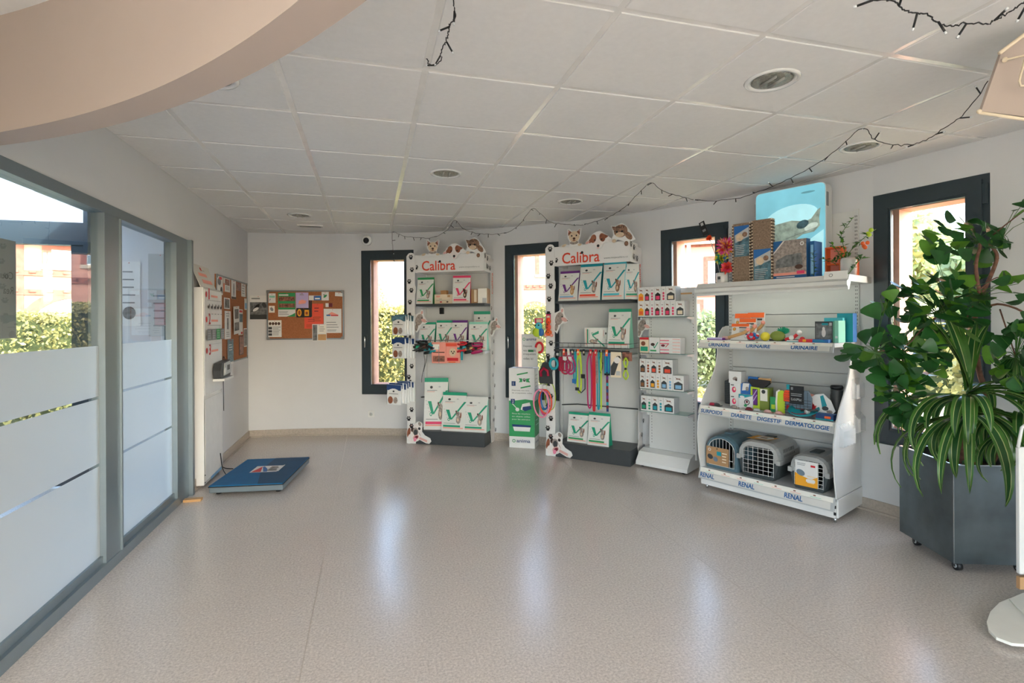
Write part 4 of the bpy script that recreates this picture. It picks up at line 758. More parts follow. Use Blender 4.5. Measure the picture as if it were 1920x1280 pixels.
strap(A2, loop(.38, SZ, .66, .02, .022), .018, 'lime', 'lime green harness strap with black buckle', 'pet_harness', 'harness', lambda b: (b.box(.34, .375, -.05, -.04, .68, .71, 'black'), b.box(.4, .44, -.05, -.04, .8, .84, 'black'), b.tube([(.36, -.045, .7), (.4, -.045, .66), (.44, -.045, .7), (.44, -.045, .8)], .006, 'darkgrey', 6)))
strap(A2, loop(.335, SZ, .745, .02, .014), .016, 'teal', 'teal harness strap with buckle, left of the lime one', 'pet_harness', 'harness', lambda b: b.box(.31, .35, -.055, -.045, .75, .79, 'blue'))
for x, z, rx, m, lab in ((.235, .92, .05, 'crimson', 'crimson pet harness with white trim on the right display'), (.29, .92, .05, 'magenta', 'pink pet harness with round chest loop on the right display')):
    b = MB(); b.tube([(x+rx*math.cos(2*PI*i/18), -.045-.01*math.sin(2*PI*i/9), z+.085*math.sin(2*PI*i/18)) for i in range(18)], .009, m, 6, closed=True); b.tube([(x+rx*.6*math.cos(2*PI*i/14), -.06, z-.01+.045*math.sin(2*PI*i/14)) for i in range(14)], .007, m, 6, closed=True)
    for k in range(4): b.tube([(x-.03+.02*k, -.045, z+.06), (x-.02+.015*k, -.04, 1.05)], .006, m, 5)
    b.box(x-.02, x+.02, -.06, -.045, z+.05, z+.085, 'white'); b.build('pet_harness', None, A2, lab, 'harness', 'leashes and harnesses on the right display')
b = MB(); b.box(.16, .215, -.045, -.03, .86, 1.0, 'crimson', bev=.005); b.tube([(.19, -.035, 1.0), (.19, -.03, 1.05)], .004, 'black', 5); b.build('fabric_pouch', None, A2, 'dark red fabric pouch behind the teal ring', 'pouch')
b = MB(); b.tube([(.115+.042*math.cos(2*PI*i/20), -.06, .93+.05*math.sin(2*PI*i/20)) for i in range(20)], .014, 'teal', 8, closed=True); b.tube([(.115, -.06, .985), (.12, -.03, 1.06)], .003, 'black', 5); b.build('ring_toy', None, A2, 'teal ring toy at the left end of the right display', 'toy')
def price_tag_row():
    for k, x in enumerate((.22, .27, .31, .37, .43, .5, .55, .66)):
        b = MB(); b.box(-.012, .012, -.048, -.045, -.03, .03, ('coral', 'white', 'darkgrey', 'orange', 'black', 'red', 'red', 'orange')[k]); d = Dec(b, (0, -.048, 0)); d.rect(-.007, -.01, .007, .01, 'cream')
        b.build('price_tag', None, A2 @ T(x, 0, 1.05, 0, 0, rnd.uniform(-12, 12)), 'small hanging tag above the leashes, %s from the left' % ('first', 'second', 'third', 'fourth', 'fifth', 'sixth', 'seventh', 'eighth')[k], 'tag', 'tags above the leashes')
price_tag_row()
b = MB(); b.box(.635, .692, -.045, -.04, .84, 1.05, 'blue'); b.tube([(.65, -.05, 1.02), (.645, -.05, .86), (.68, -.05, .86), (.678, -.05, 1.02)], .007, 'teal', 6); b.box(.637, .69, -.047, -.045, .84, .87, 'black'); b.build('pet_harness', None, A2, 'blue pet harness on a card, right of the leashes', 'harness')
b = MB(); b.box(.7, .8, -.045, -.04, .825, 1.06, 'cream'); d = Dec(b, (.7, -.045, .825)); d.poly([(.0, .02), (.035, .02), (.08, .15), (.06, .2), (0, .1)], 'darkgrey'); d.ell(.06, .16, .03, .03, 'fur_white'); d.rect(.05, .02, .09, .06, 'lightgrey'); d.poly([(.06, .2), (.09, .2), (.1, .17)], 'black'); b.build('treat_pack', None, A2, 'cream pack with a black and white cat, right of the leashes', 'treat pack')
b = MB(); b.box(.81, .9, -.04, -.035, .98, 1.06, 'photo_warm'); b.build('price_tag', None, A2 @ T(0, 0, 0), 'faded tag behind the yellow rope', 'tag')
b = MB()
for s_ in (-1, 1): b.tube(smoothpath([(.845, -.045, 1.01), (.845+.018*s_, -.05, .97), (.845+.004*s_, -.05, .91), (.845+.022*s_, -.05, .85), (.845, -.05, .81)]), .0075, 'lime', 7)
b.box(.835, .855, -.06, -.04, .9, .92, 'black'); b.build('rope_leash', None, A2, 'bright yellow coiled rope leash at the right end of the rail', 'leash')
# toys on the left pillar of display 2
t = thing('plush_toy', A2 @ T(-.065, -.035, 1.19), 'blue and yellow-green plush toy hanging on the pillar of the right display', 'toy')
b = MB(); b.ball((.0, 0, .11), .04, 'cyan', 12, (1, .6, 1)); b.ball((-.02, 0, .05), .05, 'lime', 12, (1, .55, 1)); b.ball((.025, 0, .05), .035, 'blue', 12, (1, .6, 1.2)); b.build('body', t)
b = MB(); b.ball((-.025, -.025, .12), .008, 'black', 8); b.ball((.015, -.026, .12), .008, 'black', 8); b.build('eyes', t)
b = MB(); b.box(-.05, .045, .01, .012, .14, .19, 'pinkred'); b.box(-.03, .03, .009, .0098, .15, .18, 'cream'); b.build('header_card', t)
t = thing('plush_toy', A2 @ T(.045, -.035, 1.2), 'orange spotted plush toy hanging beside the blue one', 'toy')
b = MB(); b.ball((0, 0, .15), .028, 'flame', 12, (1, .6, 1.3)); b.ball((0, 0, .09), .03, 'coral', 12, (1, .6, 1.2)); b.ball((.0, 0, .035), .036, 'orange', 12, (1.1, .6, .9)); b.ball((-.03, 0, .01), .018, 'salmon', 8); b.ball((.035, 0, .01), .018, 'salmon', 8)
for k in range(8): b.ball((rnd.uniform(-.02, .02), -.02, rnd.uniform(.03, .17)), .006, 'darkbrown', 6)
b.build('body', t)
b = MB(); b.box(-.03, .02, .01, .012, .17, .22, 'pinkred'); b.box(-.02, .01, .009, .0098, .18, .205, 'cream'); b.build('header_card', t)
b = MB(); P = [(-.058+.04*math.cos(math.radians(a)), -.035, 1.085+.05*math.sin(math.radians(a))) for a in range(-100, 200, 20)]; b.tube(P, .012, 'red', 8); b.box(-.1, -.02, -.022, -.018, 1.03, 1.17, 'cream'); b.build('pet_collar', None, A2, 'red padded collar on a card above the black pack', 'collar')
t = thing('toy_pack', A2 @ T(.008, -.035, .725), 'black pack with a dark red rubber toy on the right display pillar', 'toy pack')
b = MB(); b.prism([(-.07, 0), (.085, 0), (.075, .12), (.03, .21), (0, .222), (-.03, .21), (-.075, .12)], 0, .004, 'darkgrey'); b.build('backing_card', t)
b = MB(); b.tube([(-.04, -.015, .07), (-.045, -.015, .12), (-.01, -.015, .155), (.035, -.015, .13), (.04, -.015, .08)], .014, 'crimson', 8); b.build('rubber_toy', t)
for k, (cx, cz, rx, rz, m, lab) in enumerate([(-.02, .53, .085, .14, 'pink', 'largest pink ring collar at the front of the cluster of rings'), (.02, .55, .07, .12, 'coral', 'orange ring collar in the cluster on the right display pillar'), (-.0, .54, .05, .13, 'hotpink', 'hot pink ring collar in the cluster on the right display pillar'), (.0, .57, .04, .1, 'blue', 'blue ring collar in the cluster on the right display pillar'), (-.02, .56, .055, .1, 'teal', 'teal ring collar in the cluster on the right display pillar'), (.05, .6, .06, .14, 'lime', 'thin lime ring collar behind the cluster of rings')]):
    b = MB(); y = -.075+.012*k; b.tube([(cx+rx*math.cos(2*PI*i/22), y-.01*math.sin(2*PI*i/22), cz+rz*math.sin(2*PI*i/22)) for i in range(22)], .008 if k != 5 else .004, m, 7, closed=True)
    b.box(cx-.02, cx+.012, y-.003, y, cz+rz-.02, cz+rz+.05, 'white'); b.build('ring_collar', None, A2, lab, 'collar', 'ring collars on the right display pillar')
for z, L, lab in ((.72, .11, 'hook holding the cluster of ring collars'), (.955, .06, 'hook holding the black toy pack'), (1.43, .06, 'hook holding the plush toys')):
    hook(A2 @ T(.03, -.005, z), L, lab)

# recycling bin
t = thing('recycling_box', A5, 'tall green and white cardboard collection box for empty food bags, between the displays', 'cardboard box')
b = MB(); W_, D_, H_ = .282, .2, .848
b.box(0, W_, 0, .004, 0, H_, 'white'); b.box(W_-.004, W_, .004, D_, 0, H_, 'white'); b.box(0, .004, .004, D_, 0, H_, 'white'); b.box(.004, W_-.004, D_-.004, D_, 0, H_, 'white'); b.box(.004, W_-.004, .06, D_-.01, H_-.006, H_-.002, 'white'); b.box(.05, W_-.05, .1, .15, H_-.0015, H_-.001, 'black'); b.build('box_body', t)
b = MB(); d = Dec(b, (0, 0, 0)); d.poly([(0, .12), (.282, .12), (.282, .51), (.18, .52), (.08, .505), (0, .50)], 'green')
d.rect(.03, .66, .075, .71, 'navy'); d.text('1', .046, .67, .03, 'white'); d.rect(.02, .47, .065, .52, 'navy'); d.text('2', .034, .48, .03, 'white')
d.line(.09, .78, .21, .805, .014, 'green'); d.line(.13, .64, .24, .665, .014, 'green'); d.poly([(.11, .7), (.125, .72), (.11, .745), (.15, .74), (.15, .705)], 'green'); d.poly([(.235, .745), (.22, .725), (.235, .7), (.19, .705), (.19, .74)], 'green'); d.paw(.172, .725, .02, 'darkgrey')
for i, s_ in enumerate(('Deposez vos sacs', 'de croquettes vides')): d.text(s_, .035, .605-.028*i, .016, 'darkgrey', w=.19+.03*i)
for i, s_ in enumerate(('Nous les recyclons', 'en objets utiles', 'pour les animaux')): d.text(s_, .035, .355-.03*i, .018, 'white', w=.2)
d.line(.04, .47, .09, .42, .008, 'white'); d.ell(.095, .41, .022, .02, 'white'); d.poly([(.13, .41), (.15, .47), (.23, .49), (.25, .43), (.17, .4)], 'white'); d.poly([(.15, .41), (.155, .44), (.245, .455), (.25, .42), (.18, .395)], 'navy')
d.poly([(.04, .24), (.24, .235), (.23, .18), (.06, .18)], 'white'); d.poly([(.035, .25), (.245, .245), (.24, .225), (.04, .225)], 'navy')
d.text('anima', .085, .06, .032, 'navy', w=.15, bold=.001); d.ring(.055, .075, .018, .006, 'green')
b.build('front_print', t)
b = MB(); d = Dec(b, (.282, 0, 0), (0, 1, 0), (0, 0, 1), (1, 0, 0)); d.poly([(0, .12), (.2, .125), (.2, .505), (0, .5)], 'green'); d.text('anima', .04, .05, .026, 'navy', w=.12); d.bars(.03, .78, .17, 5, .04, .01, 'lightgrey'); d.bars(.03, .35, .17, 3, .05, .01, 'mint'); b.build('side_print', t)
b = MB(); b.box(.1, .28, .16, .163, .848, 1.21, 'white'); d = Dec(b, (.1, .16, .84)); d.text('anima', .055, .3, .028, 'navy', w=.115, bold=.001); d.ring(.03, .315, .016, .005, 'green')
d.rect(.075, .175, .135, .2, 'green')
for i, s_ in enumerate(('Deposez', 'vos sacs de', 'croquettes', 'vides ici')): d.text(s_, .02, .225-.045*i, .026, 'darkgrey', w=(.1, .14, .14, .11)[i])
b.build('header_card', t)

# slim shelf stand
t = thing('shelf_stand', A4, 'slim white wheeled shelf stand with small cartons on glass shelves', 'display stand')
YP = .17
b = MB(); b.box(.05, .505, YP, YP+.03, .1, 1.645, 'shelf_white', bev=.002)
for x in (.075, .48):
    for k in range(52): b.box(x-.002, x+.002, YP-.001, YP, .2+.027*k, .212+.027*k, 'darkgrey')
b.build('back_panel', t)
b = MB(); pr = [(-.01, .02), (-.01, .05), (.06, .13), (.14, .15), (.37, .15), (.37, .02)]
vs = [(x, y, z) for x in (0, .49) for y, z in pr]; n = len(pr); b.add(vs, [tuple(range(n)), tuple(reversed(range(n, 2*n)))]+[(i, i+n, (i+1) % n+n, (i+1) % n) for i in range(n)], 'gloss_white'); b.build('base', t)
for x, y in ((.05, .03), (.44, .03), (.05, .33), (.44, .33)):
    b = MB(); b.cyl((x-.01, y, .014), (x+.01, y, .014), .014, 'black', 14); b.box(x-.006, x+.006, y-.006, y+.006, .014, .03, 'black'); b.build('caster', t)
SHZ = (1.385, 1.055, .727, .523)
for z in SHZ:
    b = MB(); b.box(.03, .49, -.0, YP-.004, z-.006, z, 'shelf_glass'); s_ = b.build('glass_shelf', t)
    for x in (.04, .475):
        b = MB(); b.add([(x, -.0+.02, z-.007), (x, YP, z-.007), (x, YP, z-.07), (x, YP-.03, z-.06), (x, YP-.04, z-.03), (x, .02, z-.02), (x+.012, .02, z-.007), (x+.012, YP, z-.007), (x+.012, YP, z-.07), (x+.012, YP-.03, z-.06), (x+.012, YP-.04, z-.03), (x+.012, .02, z-.02)], [(0, 1, 2, 3, 4, 5), (11, 10, 9, 8, 7, 6)]+[(i, i+6, (i+1) % 6+6, (i+1) % 6) for i in range(6)], 'gloss_white')
        b.build('bracket', s_)
b = MB(); d = Dec(b, (.05, YP, 0)); d.rect(.3, 1.585, .42, 1.6, 'tan'); b.build('printed_strip', t)
def house(c, mark): 
    def f(d, a, h_):
        d.poly([(a*.1, h_*.08), (a*.9, h_*.08), (a*.9, h_*.48), (a*.5, h_*.62), (a*.1, h_*.48)], c); d.rect(a*.22, h_*.14, a*.78, h_*.38, mark); d.rect(a*.3, h_*.75, a*.7, h_*.82, 'fur_brown'); d.line(a*.2, h_*.9, a*.8, h_*.68, .003, 'fur_grey')
    return f
def squares(mark):
    def f(d, a, h_):
        for k in range(3): d.rect(a*.3, h_*(.1+.19*k), a*.7, h_*(.24+.19*k), mark)
        d.rect(a*.3, h_*.76, a*.7, h_*.8, 'midgrey')
    return f
ORD = ('first', 'second', 'third', 'fourth', 'fifth', 'sixth', 'seventh', 'eighth')
def cart_row(z, row, x0, rowname, shelfname):
    x = x0
    for k, (kd, w_, c, mk) in enumerate(row):
        f = house(c, mk) if kd != 'N' else squares(mk); h_ = .135 if kd != 'F' else .14
        nm = {'H': 'house mark', 'N': 'three small squares', 'B': 'large dark house mark'}[kd]
        carton(A4 @ T(x+w_/2, .012, z), w_-.002, .11, .135, 'white', 'white carton with %s, %s in the %s, %s glass shelf' % (nm, ORD[k], rowname, shelfname), f, 'medicine_carton', 'carton', 'small cartons on the slim stand', mside='lightgrey'); x += w_
H, N, B = 'H', 'N', 'B'
cart_row(1.3855, [(H, .065, 'amber', 'orange'), (H, .055, 'darkbrown', 'pinkred'), (N, .045, '', 'pinkred'), (H, .055, 'darkbrown', 'pinkred'), (N, .04, '', 'pinkred'), (H, .055, 'darkbrown', 'pinkred'), (N, .05, '', 'pinkred'), (B, .08, 'darkgrey', 'cream')], .02, 'lower row', 'top')
cart_row(1.521, [(H, .065, 'amber', 'orange'), (H, .055, 'darkbrown', 'pinkred'), (N, .045, '', 'pinkred'), (H, .065, 'black', 'pinkred'), (N, .045, '', 'pinkred'), (B, .09, 'darkgrey', 'cream')], .02, 'upper row', 'top')
cart_row(.7275, [(H, .055, 'darkgrey', 'brown'), (N, .045, '', 'rust'), (H, .055, 'darkgrey', 'amber'), (N, .05, '', 'amber'), (H, .065, 'darkgrey', 'skyblue'), (N, .05, '', 'skyblue'), (B, .1, 'darkgrey', 'skyblue')], .035, 'lower row', 'third')
cart_row(.863, [(H, .06, 'darkgrey', 'brown'), (N, .05, '', 'rust'), (H, .06, 'darkgrey', 'coral'), (N, .05, '', 'brown'), (B, .1, 'darkgrey', 'coral')], .035, 'upper row', 'third')
cart_row(.5235, [(H, .06, 'darkgrey', 'vgreen'), (N, .05, '', 'vgreen'), (H, .06, 'darkgrey', 'teal'), (N, .05, '', 'teal'), (B, .1, 'darkgrey', 'teal')], .045, 'only row', 'lowest')
carton(A4 @ T(.08, .015, 1.0555), .09, .1, .14, 'cream', 'carton with red band and green picture, left on the second glass shelf', lambda d, a, c: (d.rect(0, c*.85, a, c, 'red'), d.rect(a*.1, c*.1, a*.9, c*.4, 'vgreen'), d.ell(a*.4, c*.6, a*.25, c*.15, 'fur_brown')))
carton(A4 @ T(.18, .015, 1.0555), .1, .1, .14, 'white', 'white carton with green tick, middle of the second glass shelf', lambda d, a, c: (d.line(a*.5, c*.3, a*.85, c*.7, .008, 'vgreen'), d.line(a*.4, c*.5, a*.52, c*.3, .008, 'vgreen'), d.ell(a*.35, c*.55, a*.2, c*.1, 'darkbrown'), d.rect(a*.1, c*.1, a*.7, c*.2, 'green')))
for k in range(5):
    carton(A4 @ T(.33, .015, 1.0555+.028*k), .19, .1, .0275, 'white', 'flat white and pink carton, %s from the bottom, second glass shelf' % ORD[k], (lambda d, a, c: (d.rect(0, 0, a*.45, c*.25, 'pinkred'), d.rect(a*.62, c*.45, a*.98, c*.6, 'salmon'))) if k != 2 else (lambda d, a, c: (d.line(a*.28, 0, a*.42, c, .006, 'red'), d.ell(a*.15, c*.5, a*.1, c*.4, 'maroon'), d.rect(a*.62, c*.45, a*.98, c*.6, 'salmon'))), group='stack of flat cartons', name='flat_carton')

# ============================================================ the big gondola
GZ = (.165, .665, 1.19, 1.645); GW = .98; GD = .47
t = thing('gondola_shelving', A3, 'large white shop gondola shelving with blue lettered shelf edges and pet carriers', 'shelving')
b = MB()
for x in (0, GW-.03): b.box(x, x+.03, GD-.03, GD, 0, 2.14, 'shelf_white')
for x in (.01, GW-.02):
    for k in range(72):
        for dx in (-.005, .005): b.box(x+.005+dx-.0015, x+.005+dx+.0015, GD-.031, GD-.03, .2+.0265*k, .213+.0265*k, 'black')
b.build('uprights', t)
b = MB()
for z0, z1 in ((.17, .42), (.425, .66), (.665, .845), (.85, .95), (.955, 1.19), (1.195, 1.29), (1.295, 1.39), (1.395, 1.64), (1.65, 1.83), (1.835, 2.13)): b.box(.03, GW-.03, GD-.022, GD-.008, z0, z1, 'shelf_white')
b.build('back_panels', t)
def wavy(x0, x1, pts, name):
    b = MB(); n = len(pts); vs = [(x0, y, z) for y, z in pts]+[(x1, y, z) for y, z in pts]
    b.add(vs, [tuple(range(n)), tuple(reversed(range(n, 2*n)))]+[(i, i+n, (i+1) % n+n, (i+1) % n) for i in range(n)], 'gloss_white'); return b
yb = GD-.03; wl = [(yb, .16), (.0, .16), (-.03, .28), (-.045, .42), (-.04, .53), (.0, .66), (.05, .74), (.12, .82), (.19, .9), (.235, .98), (.26, 1.08), (.265, 1.19), (.3, 1.25), (.35, 1.29), (.4, 1.3), (yb, 1.3)]
wavy(-.008, .0, wl, '').build('side_panel', t); rp = wavy(GW, GW+.008, wl, '').build('side_panel', t)
b = MB(); b.box(0, GW, .0, GD-.03, .03, .13, 'gloss_white'); b.box(0, GW, .0, GD-.03, .13, .16, 'shelf_white'); b.box(GW, GW+.012, .012, GD, .03, .155, 'gloss_white', bev=.003); b.box(-.012, 0, .012, GD, .03, .155, 'gloss_white', bev=.003)
for x in (GW-.012, ): 
    for z in (.05, .095): b.box(x, x+.013, -.002, .006, z, z+.02, 'black')
b.build('base', t)
for x in (.04, GW-.01):
    for y in (.02, GD-.03):
        b = MB(); b.cyl((x, y, 0), (x, y, .03), .01, 'chrome', 10); b.build('foot', t)
def shelf(z, words, tag_h, y0=0, prof=None, x0=0, x1=GW):
    b = MB(); b.box(x0, x1, y0, GD-.035, z-.028, z, 'shelf_white'); s_ = b.build('shelf', t)
    b = MB(); b.add([(x0-.01, y0-.005, z+.002), (x1, y0-.005, z+.002), (x1, y0-.03, z-tag_h), (x0-.01, y0-.03, z-tag_h), (x0-.01, y0, z+.002), (x1, y0, z+.002), (x1, y0-.022, z-tag_h), (x0-.01, y0-.022, z-tag_h)], [(3, 2, 1, 0), (4, 5, 6, 7), (0, 1, 5, 4), (2, 3, 7, 6), (0, 4, 7, 3), (1, 2, 6, 5)], 'lightgrey')
    import math as _m
    L = _m.hypot(.025, tag_h+.002); bb = Vector((0, .025/L, (tag_h+.002)/L)); nn = Vector((0, -(tag_h+.002)/L, .025/L))
    d = Dec(b, (x0, y0-.03, z-tag_h), (1, 0, 0), bb, nn, step=.0006)
    d.rect(.0, L*.62, x1-x0-.01, L*.98, 'ivory')
    for k in range(7): d.rect(.05+.13*k, L*.7, .12+.13*k, L*.73, 'salmon' if k % 3 else 'mint'); d.rect(.07+.13*k, L*.8, .085+.13*k, L*.88, 'fur_brown')
    d.rect(.0, L*.1, x1-x0-.02, L*.6, 'offwhite')
    for s, u0, u1 in words: d.text(s, u0-x0, L*.17, L*.36, 'labelblue', w=u1-u0, bold=.0022)
    b.build('shelf_edge', s_); return s_
shelf(GZ[2], [('URINAIRE', .09, .265), ('URINAIRE', .395, .57), ('URINAIRE', .715, .885)], .062)
shelf(GZ[1], [('SURPOIDS', .02, .2), ('DIABETE', .275, .43), ('DIGESTIF', .475, .645), ('DERMATOLOGIE', .675, .955)], .068)
shelf(GZ[0], [('RENAL', .01, .13), ('RENAL', .33, .45), ('RENAL', .665, .785)], .085)
b = MB(); pr = [(-.0, 1.56), (-.02, 1.575), (-.02, 1.6), (.005, 1.61), (.03, 1.645), (GD-.04, 1.645), (GD-.04, 1.6), (.05, 1.6), (.02, 1.545), (0, 1.545)]
vs = [(x, y, z) for x in (-.04, 1.06) for y, z in pr]; n = len(pr); b.add(vs, [tuple(range(n)), tuple(reversed(range(n, 2*n)))]+[(i, i+n, (i+1) % n+n, (i+1) % n) for i in range(n)], 'shelf_white'); b.build('top_shelf', t)
b = MB(); b.tube([(.05, .12, 1.585), (.95, .12, 1.585)], .012, 'tube_lit', 10); b.build('light_tube', t)
# leaflet holders clipped to the outside of the side panel
def holder(M, w_, h_, lab, n=1):
    b = MB()
    for k in range(n):
        x = k*w_; q = lambda *v: b.add(v, [tuple(range(len(v)))], 'clear_plastic')
        q((x, 0, 0), (x, -.03, 0), (x, -.03, h_*.8), (x, 0, h_*1.1)); q((x+w_-.002, 0, 0), (x+w_-.002, -.03, 0), (x+w_-.002, -.03, h_*.8), (x+w_-.002, 0, h_*1.1))
        q((x, -.03, 0), (x+w_-.002, -.03, 0), (x+w_-.002, -.03, h_*.8), (x, -.03, h_*.8)); q((x, -.03, 0), (x+w_-.002, -.03, 0), (x+w_-.002, -.0005, 0), (x, -.0005, 0)); q((x, -.0005, 0), (x+w_-.002, -.0005, 0), (x+w_-.002, -.0005, h_*1.15), (x, -.0005, h_*1.15))
    return b.build('leaflet_holder', None, M, lab, 'leaflet holder', 'clear leaflet holders on the gondola side')
RS = A3 @ T(GW+.009, 0, 0, 90)      # x = depth toward the wall, outward = +u
holder(RS @ T(.27, 0, .8), .15, .12, 'clear plastic leaflet holder, upper one, on the side panel of the gondola')
holder(RS @ T(.3, 0, .56), .14, .12, 'clear plastic leaflet holder, lower one near the wall, on the gondola side panel')
holder(RS @ T(.04, 0, .5), .052, .13, 'row of four narrow clear holders on the gondola side panel', 4)

# light box
t = thing('light_box', A3 @ T(.29, .335, 1.66), 'glowing blue light box picture of a sleeping cat on top of the gondola', 'light box')
LW, LH, LD = .52, .70, .105
def rr(w_, h_, r, ins=0): 
    o = []
    for cx, cz, a0 in ((w_-r-ins, h_-r-ins, 0), (r+ins, h_-r-ins, 90), (r+ins, r+ins, 180), (w_-r-ins, r+ins, 270)):
        for k in range(6): a = math.radians(a0+18*k); o.append((cx+r*math.cos(a), cz+r*math.sin(a)))
    return o
b = MB(); b.prism(rr(LW, LH, .04), 0, LD, 'shelf_white'); b.build('housing', t)
b = MB(); b.prism(rr(LW, LH, .035, .006), -.004, -.0005, 'lightbox'); d = Dec(b, (0, -.004, 0), step=.0006)
d.ell(.27, .46, .2, .1, 'lightbox_pale', 8, 28); d.poly([(.012, .02), (.5, .02), (.505, .35), (.4, .28), (.25, .25), (.012, .26)], 'lightbox_pale')
ct = lambda L_: [(x_, z_+.08) for x_, z_ in L_]
d.poly(ct([(.08, .24), (.07, .29), (.12, .33), (.16, .35), (.28, .365), (.38, .345), (.42, .36), (.465, .42), (.485, .43), (.475, .36), (.48, .3), (.44, .26), (.36, .25), (.28, .2), (.2, .17), (.12, .17)]), 'catfur'); d.ell(.2, .27, .1, .028, 'catfur_pale', 8); d.ell(.42, .38, .05, .025, 'catfur_pale', 20); d.ell(.36, .405, .045, .03, 'photo_blue', 20); d.ell(.12, .235, .05, .02, 'catfur', 10)
d.line(.24, .31, .46, .37, .003, 'photo_grey'); d.ell(.4, .64, .05, .008, 'lightbox_dark')
b.build('picture', t)
b = MB(); b.box(-.006, 0, .0, .03, .52, .62, 'midgrey'); b.box(LW, LW+.006, .0, .03, .52, .62, 'midgrey'); b.build('clip', t)

# --- goods on the top shelf
tz = GZ[3]+.001
t = thing('toy_jar', A3 @ T(.11, .14, tz), 'white mug-like jar of feather wands at the left end of the gondola top', 'jar')
b = MB(); b.lathe([(.04, 0), (.045, .01), (.045, .085), (.041, .085), (.04, .01), (.0001, .008)], 'gloss_white', 24); d = Dec(b, (0, -.0455, 0)); d.rect(-.012, .03, .012, .055, 'darkgrey'); d.rect(-.015, .018, .015, .022, 'midgrey'); b.build('jar_body', t)
WND = [((-.01, 0, .02), (-.04, -.01, .2), (-.1, -.02, .38), 'lightgrey', 'flame', 'feather wand with an orange tuft and black tag leaning left in the jar'), ((.0, 0, .02), (.03, -.01, .15), (.05, -.03, .29), 'lightgrey', 'pinkred', 'cat wand with red and pink feathers in the jar'), ((.01, 0, .02), (.015, .0, .1), (.005, -.02, .2), 'lightgrey', 'lime', 'cat wand with yellow-green feathers in the jar'), ((.0, .01, .02), (.03, .0, .08), (.055, -.02, .12), 'lightgrey', 'flame', 'short cat wand with an orange-red tuft in the jar')]
for k, (p0, p1, p2, m, fm, lab) in enumerate(WND):
    t = thing('cat_wand', A3 @ T(.11, .14, tz), lab, 'cat toy', 'cat wands in the jar')
    b = MB(); b.tube(smoothpath([p0, p1, p2], 4), .0028, m, 6); b.build('stick', t)
    b = MB(); r_ = random.Random(k); cx, cy, cz = p2
    cols = {0: ['flame'], 1: ['pinkred', 'hotpink', 'pink', 'red', 'salmon', 'amber'], 2: ['lime', 'yellow', 'vgreen', 'blue'], 3: ['flame', 'pinkred', 'coral']}[k]; nf = {0: 50, 1: 240, 2: 160, 3: 160}[k]; L = {0: .03, 1: .085, 2: .06, 3: .055}[k]
    for j in range(nf):
        v = Vector((r_.uniform(-1, 1), r_.uniform(-1, 1), r_.uniform(-.9, 1))).normalized()*L*r_.uniform(.6, 1.1); s_ = v.cross(Vector((r_.uniform(-1, 1), 1, .3))).normalized()*.011
        c = Vector((cx, cy, cz)); b.add([tuple(c), tuple(c+v*.5+s_), tuple(c+v), tuple(c+v*.5-s_)], [(0, 1, 2, 3)], r_.choice(cols))
    b.build('feathers', t)
    if k == 0:
        b = MB(); b.prism([(-.025, 0), (.025, 0), (.025, .12), (-.025, .12)], 0, .002, 'black', T(cx-.03, cy, cz+.03, 0, 0, -20)); d = Dec(b, (0, 0, 0), M=T(cx-.03, cy, cz+.03, 0, 0, -20)); d.rect(-.012, .085, .012, .11, 'lightgrey'); d.rect(-.015, .03, .015, .05, 'midgrey'); b.build('hang_tag', t)
def scratcher(M, w_, h_, lab, lz):
    t = thing('cat_scratcher', M, lab, 'cat scratcher', 'corrugated cardboard scratchers')
    b = MB(); b.box(0, w_, 0, .05, 0, h_, 'cardboard_scratch'); b.build('board', t)
    b = MB(); 
    for s in (0, 1):
        x = s*w_; nt = int(h_/.012)
        for k in range(nt):
            z = k*h_/nt; b.add([(x-.006, -.001, z), (x+.006, -.001, z+.5*h_/nt), (x-.006, -.001, z+h_/nt), (x-.006, .05, z), (x+.006, .05, z+.5*h_/nt), (x-.006, .05, z+h_/nt)], [(0, 1, 2), (5, 4, 3), (0, 3, 4, 1), (1, 4, 5, 2)], 'cream' if k % 2 else 'darkbrown')
    b.build('corrugated_edge', t)
    b = MB(); d = Dec(b, (0, -.0, lz)); d.rect(.01, 0, w_-.008, .24, 'photo_blue'); d.poly([(.01, .16), (w_-.008, .22), (w_-.008, .24), (.01, .24)], 'blue'); d.poly([(.015, .17), (w_-.01, .225), (w_-.01, .15), (.02, .11)], 'lightgrey'); d.ell(w_*.4, .15, .03, .03, 'fur_cream'); d.ell(w_*.7, .17, .02, .02, 'fur_tabby'); d.bars(.02, .09, w_*.8, 6, .014, .005, 'lightgrey'); b.build('label_sheet', t)
scratcher(A3 @ T(.215, .12, tz, 3), .135, .46, 'left of two tall corrugated cardboard scratchers, label at the top', .2)
scratcher(A3 @ T(.37, .12, tz, 3), .145, .465, 'right of two tall corrugated cardboard scratchers, label at the bottom', .0)
def d_lit(d, a, c): d.poly([(0, c*.72), (a*.3, c), (0, c)], 'labelblue'); d.poly([(0, c*.7), (a*.3, c*.98), (a*.36, c), (a*.34, c*.98), (0, c*.66)], 'white'); d.poly([(a*.06, c*.3), (a*.9, c*.33), (a*.85, c*.65), (a*.4, c*.62), (a*.1, c*.5)], 'photo_grey'); d.ell(a*.78, c*.3, a*.12, c*.06, 'darkbrown'); d.rect(0, 0, a, c*.1, 'labelblue'); d.rect(0, c*.1, a, c*.17, 'salmon'); d.rect(a*.72, c*.12, a*.95, c*.2, 'pinkred'); d.ring(a*.88, c*.88, a*.06, .006, 'white'); d.bars(a*.1, c*.07, a*.8, 1, 1, c*.02, 'white')
carton(A3 @ T(.635, .14, tz, -2), .235, .06, .285, 'fur_grey', 'large flat box with a beige litter tray picture and blue border on the gondola top', d_lit, mside='labelblue')
